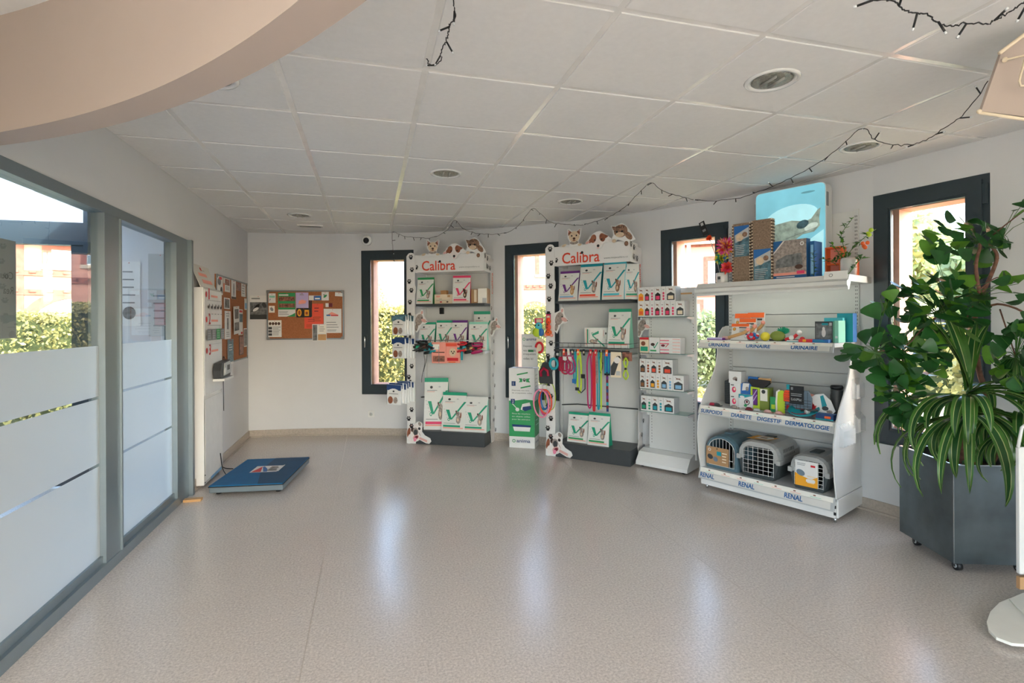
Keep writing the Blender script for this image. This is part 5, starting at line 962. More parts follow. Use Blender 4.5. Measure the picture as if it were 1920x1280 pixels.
carton(A3 @ T(.785, .15, tz, -2), .03, .12, .26, 'labelblue', 'narrow blue box standing beside the beige picture box', lambda d, a, c: d.rect(a*.2, c*.1, a*.8, c*.9, 'skyblue'), mside='blue')
for (x, z, w_, h_, lab) in ((.875, tz, .11, .22, 'tall empty orange wooden picture box behind the flowering plant'), (.96, tz, .1, .13, 'smaller orange wooden box behind the glass vase')):
    b = MB()
    for a in ((0, .01, 0, h_), (w_-.01, w_, 0, h_), (.01, w_-.01, 0, .01), (.01, w_-.01, h_-.01, h_)): b.box(a[0]-w_/2, a[1]-w_/2, 0, .08, a[2], a[3], 'orange')
    b.box(-w_/2+.01, w_/2-.01, .07, .08, .01, h_-.01, 'salmon'); b.box(-w_/2+.01, w_/2-.01, .01, .07, h_*.42, h_*.46, 'orange'); b.build('wooden_box', None, A3 @ T(x, .28, z), lab, 'box')
def small_leaf(b, p, d, L, W, m):
    p = Vector(p); d = Vector(d).normalized(); s_ = d.cross(Vector((0, 0, 1)) if abs(d.z) < .9 else Vector((1, 0, 0))).normalized(); u_ = s_.cross(d)*L*.12
    b.add([tuple(p), tuple(p+d*L*.45+s_*W/2+u_), tuple(p+d*L), tuple(p+d*L*.45-s_*W/2+u_), tuple(p+d*L*.5)], [(0, 1, 4), (1, 2, 4), (2, 3, 4), (3, 0, 4)], m, True)
t = thing('potted_plant', A3 @ T(1.02, .13, tz), 'small trailing plant with orange flowers in a glass jar on the gondola top', 'plant')
b = MB(); b.lathe([(.04, 0), (.045, .005), (.046, .1), (.042, .115), (.0445, .115), (.049, .1), (.048, 0)], 'clear_plastic', 22); b.build('glass_jar', t)
b = MB(); b.lathe([(.0001, .006), (.036, .006), (.038, .05), (.0001, .05)], 'bark', 16); b.build('roots', t)
b = MB(); f_ = MB(); r_ = random.Random(9)
STE = [[(0, 0, .05), (-.03, 0, .12), (-.1, .0, .1), (-.16, -.0, .13)], [(0, 0, .05), (0, 0, .14), (.06, -.02, .2), (.13, -.03, .26)], [(0, 0, .05), (.05, -.03, .06), (.0, -.05, -.01), (-.05, -.06, -.03)], [(0, 0, .05), (-.03, 0, .2), (-.05, .02, .28), (.02, .0, .37)], [(0, 0, .05), (-.06, .01, .15), (-.1, .0, .22)], [(0, 0, .06), (.06, 0, .12), (.09, -.02, .1)]]
for k, s_ in enumerate(STE):
    P = smoothpath(s_, 5); b.tube(P, .002, 'stripe_edge', 5)
    for j in range(3, len(P)):
        for q in range(2): small_leaf(f_, P[j], (r_.uniform(-1, 1), r_.uniform(-1, 1), r_.uniform(-.6, .8)), r_.uniform(.03, .05), .016, r_.choice(['leaf', 'leaf', 'leaf_light', 'stripe_edge']))
b.build('stems', t); f_.build('leaves', t)
b = MB()
for c in ((.1, -.03, .18), (.12, -.03, .2), (.09, -.02, .2), (.11, -.04, .17)): b.ball(c, .013, 'orange', 8)
for c in ((.13, -.03, .25), (.14, -.03, .28), (.12, -.02, .26)): b.ball(c, .014, 'lime', 8)
b.build('flowers', t)
t = thing('potted_plant', A3 @ T(.815, .1, tz), 'thin dark upright sprig in front of the narrow blue box', 'plant')
b = MB(); P = smoothpath([(0, 0, 0), (.005, 0, .08), (-.005, 0, .17)], 4); b.tube(P, .002, 'leaf', 5)
for p in P[1:]: small_leaf(b, p, (r_.uniform(-1, 1), r_.uniform(-.5, .5), .3), .03, .018, 'leaf'); small_leaf(b, p, (r_.uniform(-1, 1), r_.uniform(-.5, .5), .1), .035, .02, 'leaf')
b.build('leaves', t)
carton(A3 @ T(.985, -.0, tz-.03, 0, -12), .14, .002, .055, 'white', 'white card leaning on the edge of the gondola top shelf', lambda d, a, c: (d.ring(a*.3, c*.5, .012, .004, 'midgrey'),), name='card', cat='card')

# --- goods on the shelf lettered URINAIRE
s3 = GZ[2]+.001
def P3(x, y, z=0, rz=0, rx=0): return A3 @ T(x, y, s3+z, rz, rx)
carton(P3(.11, .02), .13, .08, .018, 'purple', 'flat lilac packet at the left end of the second shelf', lambda d, a, c: d.rect(0, c*.3, a, c, 'lilac'), top='lilac')
def dental(M, lab, h_=.13, w_=.13):
    t = thing('chew_pack', M, lab, 'chew pack', 'orange-topped dog chew packs')
    b = MB(); b.loft([(-w_/2, w_/2, -.012, .012, .004, 0, 0), (-w_/2, w_/2, -.015, .015, .005, h_*.5, 0), (-w_/2, w_/2, -.002, .002, .001, h_, 0)], 'white', n=1); d = Dec(b, (-w_/2, -.016, 0), step=.0008); d.rect(0, h_*.82, w_, h_, 'orange'); d.rect(w_*.45, h_*.72, w_*.9, h_*.78, 'darkgrey'); d.ell(w_*.2, h_*.66, .014, .014, 'tan'); d.ell(w_*.2, h_*.66, .007, .007, 'amber'); d.bars(w_*.5, h_*.62, w_*.9, 2, .012, .004, 'midgrey'); b.build('pouch', t)
    b = MB(); b.tube(smoothpath([(-w_/2-.005, -.03, .015), (-.03, -.032, h_*.22), (w_*.3, -.03, h_*.42), (w_/2, -.028, h_*.6)], 4), .013, 'tan', 8); b.ball((w_/2, -.028, h_*.62), .017, 'salmon', 8); b.build('chew_stick', t)
dental(P3(.25, .19, 0, 0, -8), 'chew pack at the back left of the second shelf', .21, .13); dental(P3(.35, .2, 0, 0, -8), 'chew pack at the back, right of its neighbour, on the second shelf', .215, .13); dental(P3(.32, .13, 0, 0, -10), 'middle chew pack leaning on the back ones on the second shelf', .17, .13); dental(P3(.29, .07, 0, 0, -15), 'frontmost chew pack with a tan stick on the second shelf', .13, .14)
b = MB(); b.tube([(-.05, -.02, .016), (0, 0, .018), (.04, .03, .02)], .014, 'fur_pink', 8); b.build('chew_stick', None, P3(.2, .09), 'loose pinkish chew stick beside the chew packs', 'chew stick')
b = MB(); r_ = random.Random(11)
for k in range(34):
    a = r_.uniform(0, 2*PI); b.ball((.05*math.cos(a)*r_.random(), .03*math.sin(a)*r_.random(), .018+.035*r_.random()), .015, r_.choice(['red', 'blue', 'white', 'navy', 'skyblue', 'pinkred']), 6)
b.build('rope_toy', None, P3(.385, .07), 'red white and blue knotted rope toy on the second shelf', 'toy')
b = MB(); b.ball((0, 0, .034), .034, 'yellow', 16); b.build('ball', None, P3(.484, .08), 'yellow tennis-like ball on the second shelf', 'ball')
t = thing('catnip_toy', P3(.575, .08), 'olive leaf-shaped toy with teal fringe beside the yellow ball', 'toy')
b = MB(); b.ball((0, 0, .04), .05, 'olive', 14, (1.1, .35, .75)); b.build('body', t)
b = MB()
for k in range(40): v = Vector((r_.uniform(-.6, 1), r_.uniform(-.3, .3), r_.uniform(.2, 1))).normalized()*.06; c = Vector((.03, .02, .05)); b.add([tuple(c), tuple(c+v*.6+Vector((.008, 0, 0))), tuple(c+v), tuple(c+v*.6-Vector((.008, 0, 0)))], [(0, 1, 2, 3)], 'vgreen')
b.build('fringe', t)
b = MB(); b.tube([(-.05, -.02, .015), (0, 0, .03), (.03, .01, .06)], .012, 'red', 8); b.ball((.035, .01, .065), .02, 'white', 8); b.ball((-.01, -.01, .03), .018, 'white', 8); b.ball((.06, 0, .02), .018, 'red', 8); b.build('plush_toy', None, P3(.685, .08), 'small red and white plush toy on the second shelf', 'toy')
carton(P3(.71, .04), .11, .07, .012, 'white', 'flat white packet under the red and white toy', lambda d, a, c: d.rect(0, 0, a, c*.4, 'teal'))
carton(P3(.785, .03), .09, .07, .022, 'red', 'flat red packet with a yellow mark on the second shelf', lambda d, a, c: d.rect(a*.3, c*.2, a*.55, c*.9, 'amber'))
carton(P3(.88, .03), .1, .07, .022, 'blue', 'flat blue patterned packet near the right end of the second shelf', lambda d, a, c: d.bars(a*.1, c*.8, a*.9, 2, c*.35, c*.15, 'teal'))
carton(P3(.62, .17), .3, .1, .012, 'darkgrey', 'flat dark packet lying behind the toys on the second shelf', None)
def d_dog(d, a, c): d.rect(a*.05, c*.1, a*.95, c*.9, 'photo_grey'); d.ell(a*.5, c*.45, a*.12, c*.2, 'fur_white'); d.ell(a*.5, c*.65, a*.08, c*.09, 'fur_white'); d.rect(a*.4, c*.82, a*.75, c*.92, 'teal'); d.rect(a*.82, c*.8, a*.96, c*.94, 'lightgrey')
carton(P3(.88, .09, .0, -4), .115, .03, .145, 'darkgrey', 'grey box with a photo of a white dog, right end of second shelf', d_dog, mside='mint')
carton(P3(.955, .1, .0, -4), .025, .1, .15, 'mint', 'pale mint box right of the dog photo box', lambda d, a, c: d.rect(a*.2, c*.2, a*.8, c*.3, 'white'), mside='mint')
carton(P3(.9, .2, .0, -4), .12, .04, .17, 'cyan', 'pale blue box standing behind the dog photo box', None, mside='cyan')
carton(P3(.955, .25, .0, -4), .1, .06, .2, 'teal', 'tall teal box at the back right of the second shelf', None, mside='blue')

# --- goods on the shelf lettered SURPOIDS ... DERMATOLOGIE
s2 = GZ[1]+.001
def P2(x, y, z=0, rz=0, rx=0): return A3 @ T(x, y, s2+z, rz, rx)
b = MB(); b.box(-.04, .04, 0, .04, 0, .19, 'darkgrey', bev=.006); d = Dec(b, (-.04, 0, 0))
for k in range(12): d.rect(.006, .01+.014*k, .074, .014+.014*k, 'black')
b.tube([(-.02, .02, .19), (0, .02, .215), (.02, .02, .19)], .005, 'black', 6); b.build('grooming_tool_pack', None, P2(.13, .2), 'dark ribbed pack at the far left of the third shelf', 'pack')
def d_pinkbox(d, a, c): d.ell(a*.4, c*.45, a*.2, c*.25, 'pinkred'); d.ell(a*.45, c*.5, a*.1, c*.12, 'cream'); d.rect(a*.1, c*.8, a*.4, c*.88, 'darkgrey')
for k, lab in enumerate(('bottom box of the white stack at the left of the third shelf', 'middle box of the white stack at the left of the third shelf', 'top box, slightly wider, of the white stack on the third shelf')):
    carton(P2(.225, .12, .0925*k, 2*k), .085+.015*(k == 2), .085, .092, 'white', lab, d_pinkbox if k < 2 else (lambda d, a, c: (d.ell(a*.5, c*.4, a*.2, c*.15, 'fur_grey', 20), d.ell(a*.6, c*.3, a*.08, c*.12, 'darkbrown'))), group='stack of white boxes on the third shelf')
carton(P2(.315, .11), .11, .08, .105, 'white', 'white box with blue wave and a ringed picture, third shelf', lambda d, a, c: (d.poly([(0, c*.72), (a*.5, c*.78), (a, c*.95), (a, c), (0, c)], 'teal'), d.ring(a*.6, c*.45, a*.2, .006, 'black'), d.ell(a*.6, c*.48, a*.08, c*.1, 'maroon'), d.ell(a*.25, c*.82, a*.18, c*.08, 'white'), d.ell(a*.5, c*.2, a*.12, c*.1, 'green')))
carton(P2(.31, .13, .106), .085, .06, .085, 'blue', 'small blue and white box stacked on the blue-wave box', lambda d, a, c: (d.poly([(a*.1, c*.3), (a*.7, c*.4), (a*.8, c), (a*.2, c)], 'white'), d.ell(a*.6, c*.5, a*.15, c*.2, 'fur_grey')))
t = thing('gift_pack', P2(.42, .12), 'yellow-green box with purple window and black handle, third shelf', 'pack')
b = MB(); b.box(-.07, .0, 0, .07, 0, .17, 'lime'); b.box(.0, .07, 0, .07, 0, .17, 'olive'); d = Dec(b, (-.07, 0, 0)); d.rect(.015, .03, .055, .155, 'darkgrey'); d.rect(.018, .035, .052, .15, 'purple'); d.line(.02, .06, .05, .11, .006, 'lilac'); d.line(.02, .1, .05, .15, .006, 'lilac'); d.rect(.075, .07, .13, .16, 'ivory'); d.ell(.1, .14, .015, .015, 'darkgrey'); b.build('box_body', t)
b = MB(); b.prism([(-.09, .21), (-.05, .17), (.03, .165), (.07, .2), (.075, .225), (-.08, .23)], -.005, .03, 'fabric_charcoal'); b.box(-.095, -.02, .01, .035, .2, .245, 'blue'); b.box(-.02, .075, .02, .03, .21, .24, 'tan'); b.build('handle', t)
carton(P2(.53, .1), .045, .03, .11, 'green', 'narrow bright green packet on the third shelf', lambda d, a, c: d.rect(a*.2, c*.2, a*.8, c*.5, 'lime'))
b = MB(); b.prism([(0, 0), (.055, 0), (.055, .15), (.04, .165), (.01, .165), (0, .15)], 0, .012, 'lime'); b.tube([(-.003, -.003, .01), (-.006, -.003, .08), (0, -.003, .155), (.02, -.003, .168)], .007, 'ivory', 8); b.build('lick_mat', None, P2(.56, .1), 'lime green mat with white edge strip on the third shelf', 'mat')
t = thing('lick_mat', P2(.62, .09), 'orange and grey textured mat with a black card band on the third shelf', 'mat')
b = MB(); b.prism([(-.01, .09), (.04, .09), (.04, .18), (.015, .18), (-.005, .165), (-.012, .14)], 0, .01, 'flame'); b.prism([(-.0, 0), (.18, 0), (.18, .13), (.16, .18), (.12, .18), (.04, .18), (.04, .09), (0, .09)], 0, .01, 'greyblue'); d = Dec(b, (0, 0, 0))
for k in range(3):
    for j in range(4): d.rect(-.003+.014*k, .1+.018*j, .004+.014*k, .106+.018*j, 'rust')
for k in range(7): d.rect(.005+.025*k, 0, .008+.025*k, .17 if k > 4 else .09, 'darkgrey'); 
for k in range(6): d.rect(0, .01+.02*k, .18, .013+.02*k, 'darkgrey')
b.build('mat_sheet', t)
b = MB(); b.box(.035, .13, -.008, -.001, .08, .21, 'black'); b.box(.01, .035, 0, .004, .17, .215, 'teal'); d = Dec(b, (.035, -.008, .08)); d.text('LickiMat', .012, .025, .018, 'white', w=.07); d.bars(.01, .075, .085, 2, .012, .004, 'lightgrey'); d.rect(.01, .1, .025, .12, 'midgrey'); b.build('card_band', t)
b = MB(); b.prism([(0, 0), (.07, 0), (.075, .08), (.05, .15), (.0, .16)], 0, .01, 'salmon'); b.build('lick_mat', None, P2(.75, .14), 'pinkish rounded mat behind the grey textured mat', 'mat')
def plate(M, r, m, lab, tilt):
    b = MB(); b.lathe([(.0001, 0), (r*.75, 0), (r, .02), (r*.99, .023), (r*.73, .004), (.0001, .004)], m, 30); return b.build('pet_bowl', None, M @ Matrix.Rotation(math.radians(tilt), 4, 'X'), lab, 'bowl', 'bowls on the third shelf')
plate(P2(.73, .1, .05), .095, 'red', 'tilted round red bowl on the third shelf', 28)
plate(P2(.76, .06, .034), .1, 'teal', 'teal bowl tilted in front of the red one', 18)
b = MB(); b.ball((0, 0, .02), .02, 'lightgrey', 8); b.tube([(-.04, 0, .02), (0, -.01, .03), (.07, .0, .035)], .007, 'darkgrey', 6); b.build('grooming_tool', None, P2(.79, .04, .025), 'small grey tool lying in the teal bowl', 'tool')
b = MB(); b.prism([(-.03, 0), (.06, -.0), (.085, .04), (.05, .11), (.0, .15), (-.05, .14), (-.09, .11), (-.05, .06)], 0, .004, 'white'); d = Dec(b, (0, 0, 0)); d.poly([(-.02, .13), (.0, .14), (.03, .07), (.0, .05)], 'teal'); d.ell(.02, .05, .022, .015, 'darkgrey'); d.ell(.05, .03, .02, .012, 'fur_grey'); b.build('product_card', None, P2(.86, .1, .02, -4, -10), 'crumpled white and teal product card behind the bowls', 'card')
b = MB(); b.lathe([(.04, 0), (.042, .03), (.04, .15), (.036, .17), (.038, .19), (.035, .2), (.0001, .2)], 'darkgrey', 20); b.lathe([(.0001, .2), (.038, .2), (.04, .215), (.034, .225), (.0001, .225)], 'black', 20); b.build('bottle', None, P2(.92, .2), 'dark grey bottle at the right end of the third shelf', 'bottle')
carton(P2(.9, .04), .11, .06, .04, 'navy', 'flat blue packet with orange mark at the right front of the third shelf', lambda d, a, c: (d.rect(a*.5, c*.3, a*.85, c*.7, 'orange'), d.rect(0, 0, a, c*.2, 'teal')), top='blue')
for k, (x, m, lab) in enumerate(((.08, 'crimson', 'small crimson trinket at the left front of the third shelf'), (.12, 'darkgrey', 'small dark trinket right of the crimson one'), (.26, 'fur_grey', 'small grey mouse toy in front of the white stack'), (.38, 'maroon', 'small maroon trinket in front of the yellow-green box'), (.44, 'lightgrey', 'clear blister pack in front of the yellow-green box'), (.52, 'fur_pink', 'pinkish packet in front of the green packet'), (.6, 'fur_pink', 'flat pinkish packet in front of the orange mat'))):
    b = MB(); b.ball((0, 0, .012), .02, m, 8, (1.3, .8, .6)); b.box(-.03, .03, .0, .03, 0, .006, m); b.build('small_toy', None, P2(x, .035), lab, 'toy', 'small trinkets along the third shelf')

# --- pet carriers
s1 = GZ[0]+.001
def carrier(M, w_, d_, h_, top, bot, lab, arch=False, tagf=None, split=.45):
    t = thing('pet_carrier', M, lab, 'pet carrier', 'pet carriers on the bottom shelf')
    def ring(f, y):      # cross-section in xz
        if arch:
            o = [(-.5, 0), (.5, 0), (.52, .3), (.52, .55)]+[(.52*math.cos(math.radians(a)), .55+.45*math.sin(math.radians(a))) for a in range(18, 163, 18)]+[(-.52, .55), (-.52, .3)]
        else: o = [(-.36, 0), (.36, 0), (.44, .12), (.5, split-.02), (.5, split+.04), (.49, .72), (.42, .88), (.3, .97), (.18, 1.0), (-.18, 1.0), (-.3, .97), (-.42, .88), (-.49, .72), (-.5, split+.04), (-.5, split-.02), (-.44, .12)]
        return [(x*w_*f, y, (z*h_-h_/2)*f+h_/2 if z > .01 else 0) for x, z in o]
    n = len(ring(1, 0)); sl = [(0.93, 0), (1, .03), (1, d_*.5), (1, d_*.9), (.9, d_)]
    vs = []; [vs.extend(ring(f, y)) for f, y in sl]
    bt, tp = MB(), MB()
    for i in range(len(sl)-1):
        for j in range(n):
            k = (j+1) % n; q = [vs[i*n+j], vs[i*n+k], vs[(i+1)*n+k], vs[(i+1)*n+j]]; zc = sum(p[2] for p in q)/4
            (bt if zc < h_*split else tp).add(q, [(3, 2, 1, 0)], bot if zc < h_*split else top, False)
    fr = ring(.93, 0); bk = ring(.9, d_); bt.add(bk, [tuple(range(n))], top)
    # front rim around the door opening
    if arch: door = [(-.4, .1), (.4, .1), (.42, .55)]+[(.42*math.cos(math.radians(a)), .55+.36*math.sin(math.radians(a))) for a in range(18, 163, 18)]+[(-.42, .55)]
    else: door = [(-.28, .1), (.28, .1), (.37, .45), (.36, .72), (.28, .84), (-.28, .84), (-.36, .72), (-.37, .45)]
    D = [(x*w_, z*h_) for x, z in door]
    outer = [(p[0], p[2]) for p in fr]
    cx, cz = 0, h_*.48
    def hit(a):   # point of outer outline at angle a
        best = None
        for i in range(len(outer)):
            x1, z1 = outer[i]; x2, z2 = outer[(i+1) % len(outer)]; dx, dz = math.cos(a), math.sin(a); den = (x2-x1)*dz-(z2-z1)*dx
            if abs(den) < 1e-9: continue
            s_ = ((cx-x1)*dz-(cz-z1)*dx)/den
            if -1e-6 <= s_ <= 1+1e-6:
                px_, pz_ = x1+(x2-x1)*s_-cx, z1+(z2-z1)*s_-cz
                if px_*dx+pz_*dz > 0: best = (px_+cx, pz_+cz)
        return best
    def hitD(a):
        nonlocal_outer = D
        for i in range(len(D)):
            x1, z1 = D[i]; x2, z2 = D[(i+1) % len(D)]; dx, dz = math.cos(a), math.sin(a); den = (x2-x1)*dz-(z2-z1)*dx
            if abs(den) < 1e-9: continue
            s_ = ((cx-x1)*dz-(cz-z1)*dx)/den
            if -1e-6 <= s_ <= 1+1e-6:
                px_, pz_ = x1+(x2-x1)*s_-cx, z1+(z2-z1)*s_-cz
                if px_*dx+pz_*dz > 0: return (px_+cx, pz_+cz)
    N_ = 48
    for i in range(N_):
        a0, a1 = 2*PI*i/N_, 2*PI*(i+1)/N_; o0, o1, i0, i1 = hit(a0), hit(a1), hitD(a0), hitD(a1)
        if not all((o0, o1, i0, i1)): continue
        zc = (o0[1]+o1[1])/2; m_ = bot if zc < h_*split else top
        (bt if zc < h_*split else tp).add([(o0[0], 0, o0[1]), (o1[0], 0, o1[1]), (i1[0], 0, i1[1]), (i0[0], 0, i0[1]), (i1[0], .03, i1[1]), (i0[0], .03, i0[1])], [(0, 1, 2, 3), (3, 2, 4, 5)], m_)
    tp.box(-w_*.12, w_*.12, d_*.3, d_*.65, h_-.006, h_+.008, bot if not arch else 'carrier_blue', bev=.003)
    if not arch:
        for k in range(9):
            for s_ in (-1, 1): tp.add([(s_*w_*.497, d_*.2+.024*k, h_*.62), (s_*w_*.497, d_*.2+.024*k+.008, h_*.62), (s_*w_*.47, d_*.2+.024*k+.008, h_*.82), (s_*w_*.47, d_*.2+.024*k, h_*.82)], [(0, 1, 2, 3)], 'black', False, Matrix.Diagonal((1.006, 1, 1, 1)))
        for s_ in (-1, 1): tp.box(s_*w_*.47-.015, s_*w_*.47+.015, -.012, .05, h_*split-.0, h_*split+.035, top, bev=.003)
    bt.build('lower_shell', t); tp.build('upper_shell', t)
    b = MB(); b.box(-w_*.36, w_*.36, d_*.6, d_*.6+.002, h_*.04, h_*.8, 'black'); b.box(-w_*.34, w_*.34, .05, d_*.6, .004, .006, 'black'); b.build('inner_shade', t)  # black sheets put in to stand for the shade inside the carrier
    b = MB(); xs = w_*.36
    for k in range(7 if not arch else 8):
        x = -xs+2*xs*k/(6 if not arch else 7); z1 = (h_*.84 if abs(x) < w_*.3 else h_*.72) if not arch else h_*(.55+.34*math.sqrt(max(0, 1-(x/(w_*.42))**2)))
        b.tube([(x, -.004, h_*.1), (x, -.004, z1)], .0017, 'gloss_white', 5)
    if not arch:
        for k in range(7): z = h_*(.12+.115*k); b.tube([(-xs, -.004, z), (xs, -.004, z)], .0017, 'gloss_white', 5)
    else: b.tube([(x*w_*.98, -.004, z*h_*.99) for x, z in door], .0022, 'gloss_white', 5, closed=True); b.tube([(-xs, -.004, h_*.3), (xs, -.004, h_*.3)], .0017, 'gloss_white', 5)
    b.build('wire_door', t)
    if tagf:
        x0, x1, z0, z1, m, fn = tagf; b = MB(); b.box(x0, x1, -.01, -.007, z0, z1, m); fn(Dec(b, (x0, -.01, z0)), x1-x0, z1-z0); b.build('hang_card', t)
    return t
def d_ca(d, a, c): d.ring(a*.15, c*.82, .012, .004, 'white'); d.ell(a*.18, c*.42, a*.13, c*.14, 'darkgrey', -20); d.ell(a*.42, c*.32, a*.11, c*.13, 'greyblue', -30); d.rect(a*.48, c*.55, a*.68, c*.78, 'teal'); d.bars(a*.72, c*.75, a*.95, 4, c*.16, c*.06, 'cream'); d.ell(a*.5, c*.92, .005, .005, 'black')
def d_cc(d, a, c): d.poly([(0, 0), (a, 0), (a, c*.45), (a*.7, c*.3), (a*.3, c*.4), (0, c*.5)], 'amber'); d.ell(a*.25, c*.52, a*.2, c*.12, 'greyblue', -20); d.rect(a*.7, c*.8, a*.9, c*.88, 'red'); d.bars(a*.1, c*.9, a*.5, 2, c*.06, c*.02); d.bars(a*.55, c*.45, a*.95, 3, c*.12, c*.05, 'cream'); d.rect(a*.5, c*.2, a*.9, c*.3, 'white')
carrier(A3 @ T(.15, .045, s1, 0), .27, .34, .27, 'carrier_blue', 'carrier_blue', 'blue-grey arched pet carrier with a brown card tag, left on the bottom shelf', True, (-.125, .065, .03, .17, 'kraft', d_ca))
cb_ = carrier(A3 @ T(.445, .04, s1, 3), .31, .4, .275, 'carrier_grey', 'carrier_dark', 'large grey and dark pet carrier with a wire door, middle of the bottom shelf')
b = MB(); b.add([(0, 0, 0), (.16, .01, .004), (.2, .12, .006), (.03, .14, .003)], [(0, 1, 2, 3)], 'amber'); d = Dec(b, (.02, .02, .004), (1, 0, 0), (0, 1, 0), (0, 0, 1)); d.poly([(.03, .0), (.13, .0), (.16, .09), (.05, .1)], 'ivory'); d.rect(.06, .03, .11, .07, 'kraft'); b.build('instruction_leaflet', None, A3 @ T(.35, .05, s1+.285, 5), 'orange and beige leaflet lying on top of the middle pet carrier', 'leaflet')
carrier(A3 @ T(.8, .035, s1, 2), .255, .34, .24, 'carrier_grey', 'carrier_dark', 'smaller grey pet carrier with an orange and white card, right on the bottom shelf', False, (-.085, .06, .025, .2, 'white', d_cc))

# ============================================================ planter and plants
PA = AM(2.96, 2.02, 0, -20); PW = .43
t = thing('metal_planter', PA, 'square dark metal planter on casters at the right', 'planter')
b = MB(); z0, z1 = .06, .575
for a in ((0, PW, 0, .006), (0, PW, PW-.006, PW), (0, .006, .006, PW-.006), (PW-.006, PW, .006, PW-.006)): b.box(a[0], a[1], a[2], a[3], z0, z1, 'planter_metal')
b.box(.006, PW-.006, .006, PW-.006, z0, z0+.01, 'planter_metal'); b.build('planter_box', t)
b = MB()
for a in ((-.001, PW+.001, -.001, .012), (-.001, PW+.001, PW-.012, PW+.001), (-.001, .012, .012, PW-.012), (PW-.012, PW+.001, .012, PW-.012)): b.box(a[0], a[1], a[2], a[3], z1, z1+.005, 'planter_rim')
b.box(-.0015, .002, -.0015, .002, z0, z1, 'planter_rim'); b.build('rim', t)
b = MB(); r_ = random.Random(2); n = 12; vs = [(.01+(PW-.02)*i/n, .01+(PW-.02)*j/n, .5+r_.uniform(-.015, .015)) for j in range(n+1) for i in range(n+1)]
b.add(vs, [(j*(n+1)+i, j*(n+1)+i+1, (j+1)*(n+1)+i+1, (j+1)*(n+1)+i) for j in range(n) for i in range(n)], 'soil'); b.build('soil', t)
for x, y in ((.06, .06), (PW-.06, .06), (.06, PW-.06), (PW-.06, PW-.06)):
    b = MB(); b.cyl((x-.012, y, .024), (x+.012, y, .024), .024, 'black', 18); b.cyl((x-.0135, y, .024), (x+.0135, y, .024), .012, 'lightgrey', 12); b.box(x-.018, x+.018, y-.02, y+.02, .05, .06, 'darkgrey'); b.box(x-.017, x-.0145, y-.008, y+.008, .02, .05, 'darkgrey'); b.box(x+.0145, x+.017, y-.008, y+.008, .02, .05, 'darkgrey'); b.build('caster', t)
def at(px, py, dep): return Vector((0, 0, EYE))+(_f+_r2*((px-960)/FPX)+_u2*((CYPX-py)/FPX))*dep
def bigleaf(b, p, dirv, nrm, L, m):     # fan-shaped folded leaf
    d_ = dirv.normalized(); s_ = d_.cross(nrm).normalized(); nn = s_.cross(d_).normalized(); W = L*.58
    prof = [(0, 0), (.22, .3), (.5, .72), (.78, 1.0), (.94, .82), (1.0, .35)]
    mid = [tuple(p+d_*(L*t_)-nn*(L*.06*math.sin(PI*t_))-nn*L*.1*t_*t_) for t_ in (0, .22, .5, .78, .94, 1.0)]
    vs = list(mid); 
    for sg in (1, -1): vs += [tuple(p+d_*(L*t_)+s_*(sg*W*w__)+nn*(L*.08*w__)-nn*L*.12*t_*t_) for t_, w__ in prof]
    fs = []
    for i in range(5): fs.append((i, 6+i, 7+i, i+1)); fs.append((i+1, 13+i, 12+i, i))
    b.add(vs, fs, m, True)
root = PA @ Vector((PW*.55, PW*.5, .5))
t = thing('leafy_shrub', Matrix.Translation(root), 'tall shrub with broad rounded green leaves growing in the metal planter', 'plant')
r_ = random.Random(21)
ax = [(1875, 640, 2.95), (1865, 560, 2.93), (1852, 520, 2.92), (1838, 480, 2.9), (1835, 455, 2.88)]
br = MB()
def limb(pts, r0, r1, m='bark'):
    P = smoothpath([p-root for p in pts], 5); n = len(P); br.tube(P, [r0+(r1-r0)*i/(n-1) for i in range(n)], m, 7); return [p+root for p in P]
limb([root, at(1850, 760, 2.95), at(1835, 690, 2.9), at(1828, 600, 2.88), at(1838, 555, 2.88)], .016, .011)
limb([at(1838, 555, 2.88), at(1830, 500, 2.88), at(1838, 460, 2.88), at(1835, 440, 2.86)], .01, .006)
limb([at(1838, 560, 2.88), at(1868, 490, 2.9), at(1862, 465, 2.9), at(1845, 455, 2.88)], .011, .007)
limb([at(1832, 590, 2.88), at(1870, 570, 2.8), at(1925, 590, 2.7), at(1945, 640, 2.6)], .007, .004)
limb([at(1840, 540, 2.88), at(1870, 520, 2.85), at(1900, 530, 2.82)], .004, .002)
limb([at(1862, 440, 2.88), at(1900, 410, 2.75), at(1935, 385, 2.65)], .004, .002)
CL = []
def region(poly, n, d0, d1, L0, L1):
    xs = [p[0] for p in poly]; ys = [p[1] for p in poly]; k = 0
    while k < n:
        x, y = r_.uniform(min(xs), max(xs)), r_.uniform(min(ys), max(ys)); ins = False
        for i in range(len(poly)):
            x1, y1 = poly[i]; x2, y2 = poly[i-1]
            if (y1 > y) != (y2 > y) and x < (x2-x1)*(y-y1)/(y2-y1)+x1: ins = not ins
        if ins: CL.append((x, y, r_.uniform(d0, d1), r_.uniform(L0, L1))); k += 1
region([(1740, 430), (1790, 405), (1850, 420), (1880, 450), (1875, 480), (1800, 500), (1742, 490)], 40, 2.74, 3.0, .07, .095)
region([(1690, 535), (1760, 515), (1830, 510), (1850, 560), (1845, 640), (1760, 640), (1690, 600), (1635, 585), (1660, 560)], 120, 2.66, 3.0, .07, .1)
region([(1578, 665), (1625, 625), (1680, 615), (1770, 630), (1780, 690), (1720, 730), (1660, 720), (1600, 690)], 105, 2.62, 2.92, .065, .095)
region([(1640, 720), (1720, 720), (1745, 770), (1700, 800), (1660, 770)], 36, 2.66, 2.86, .06, .08)
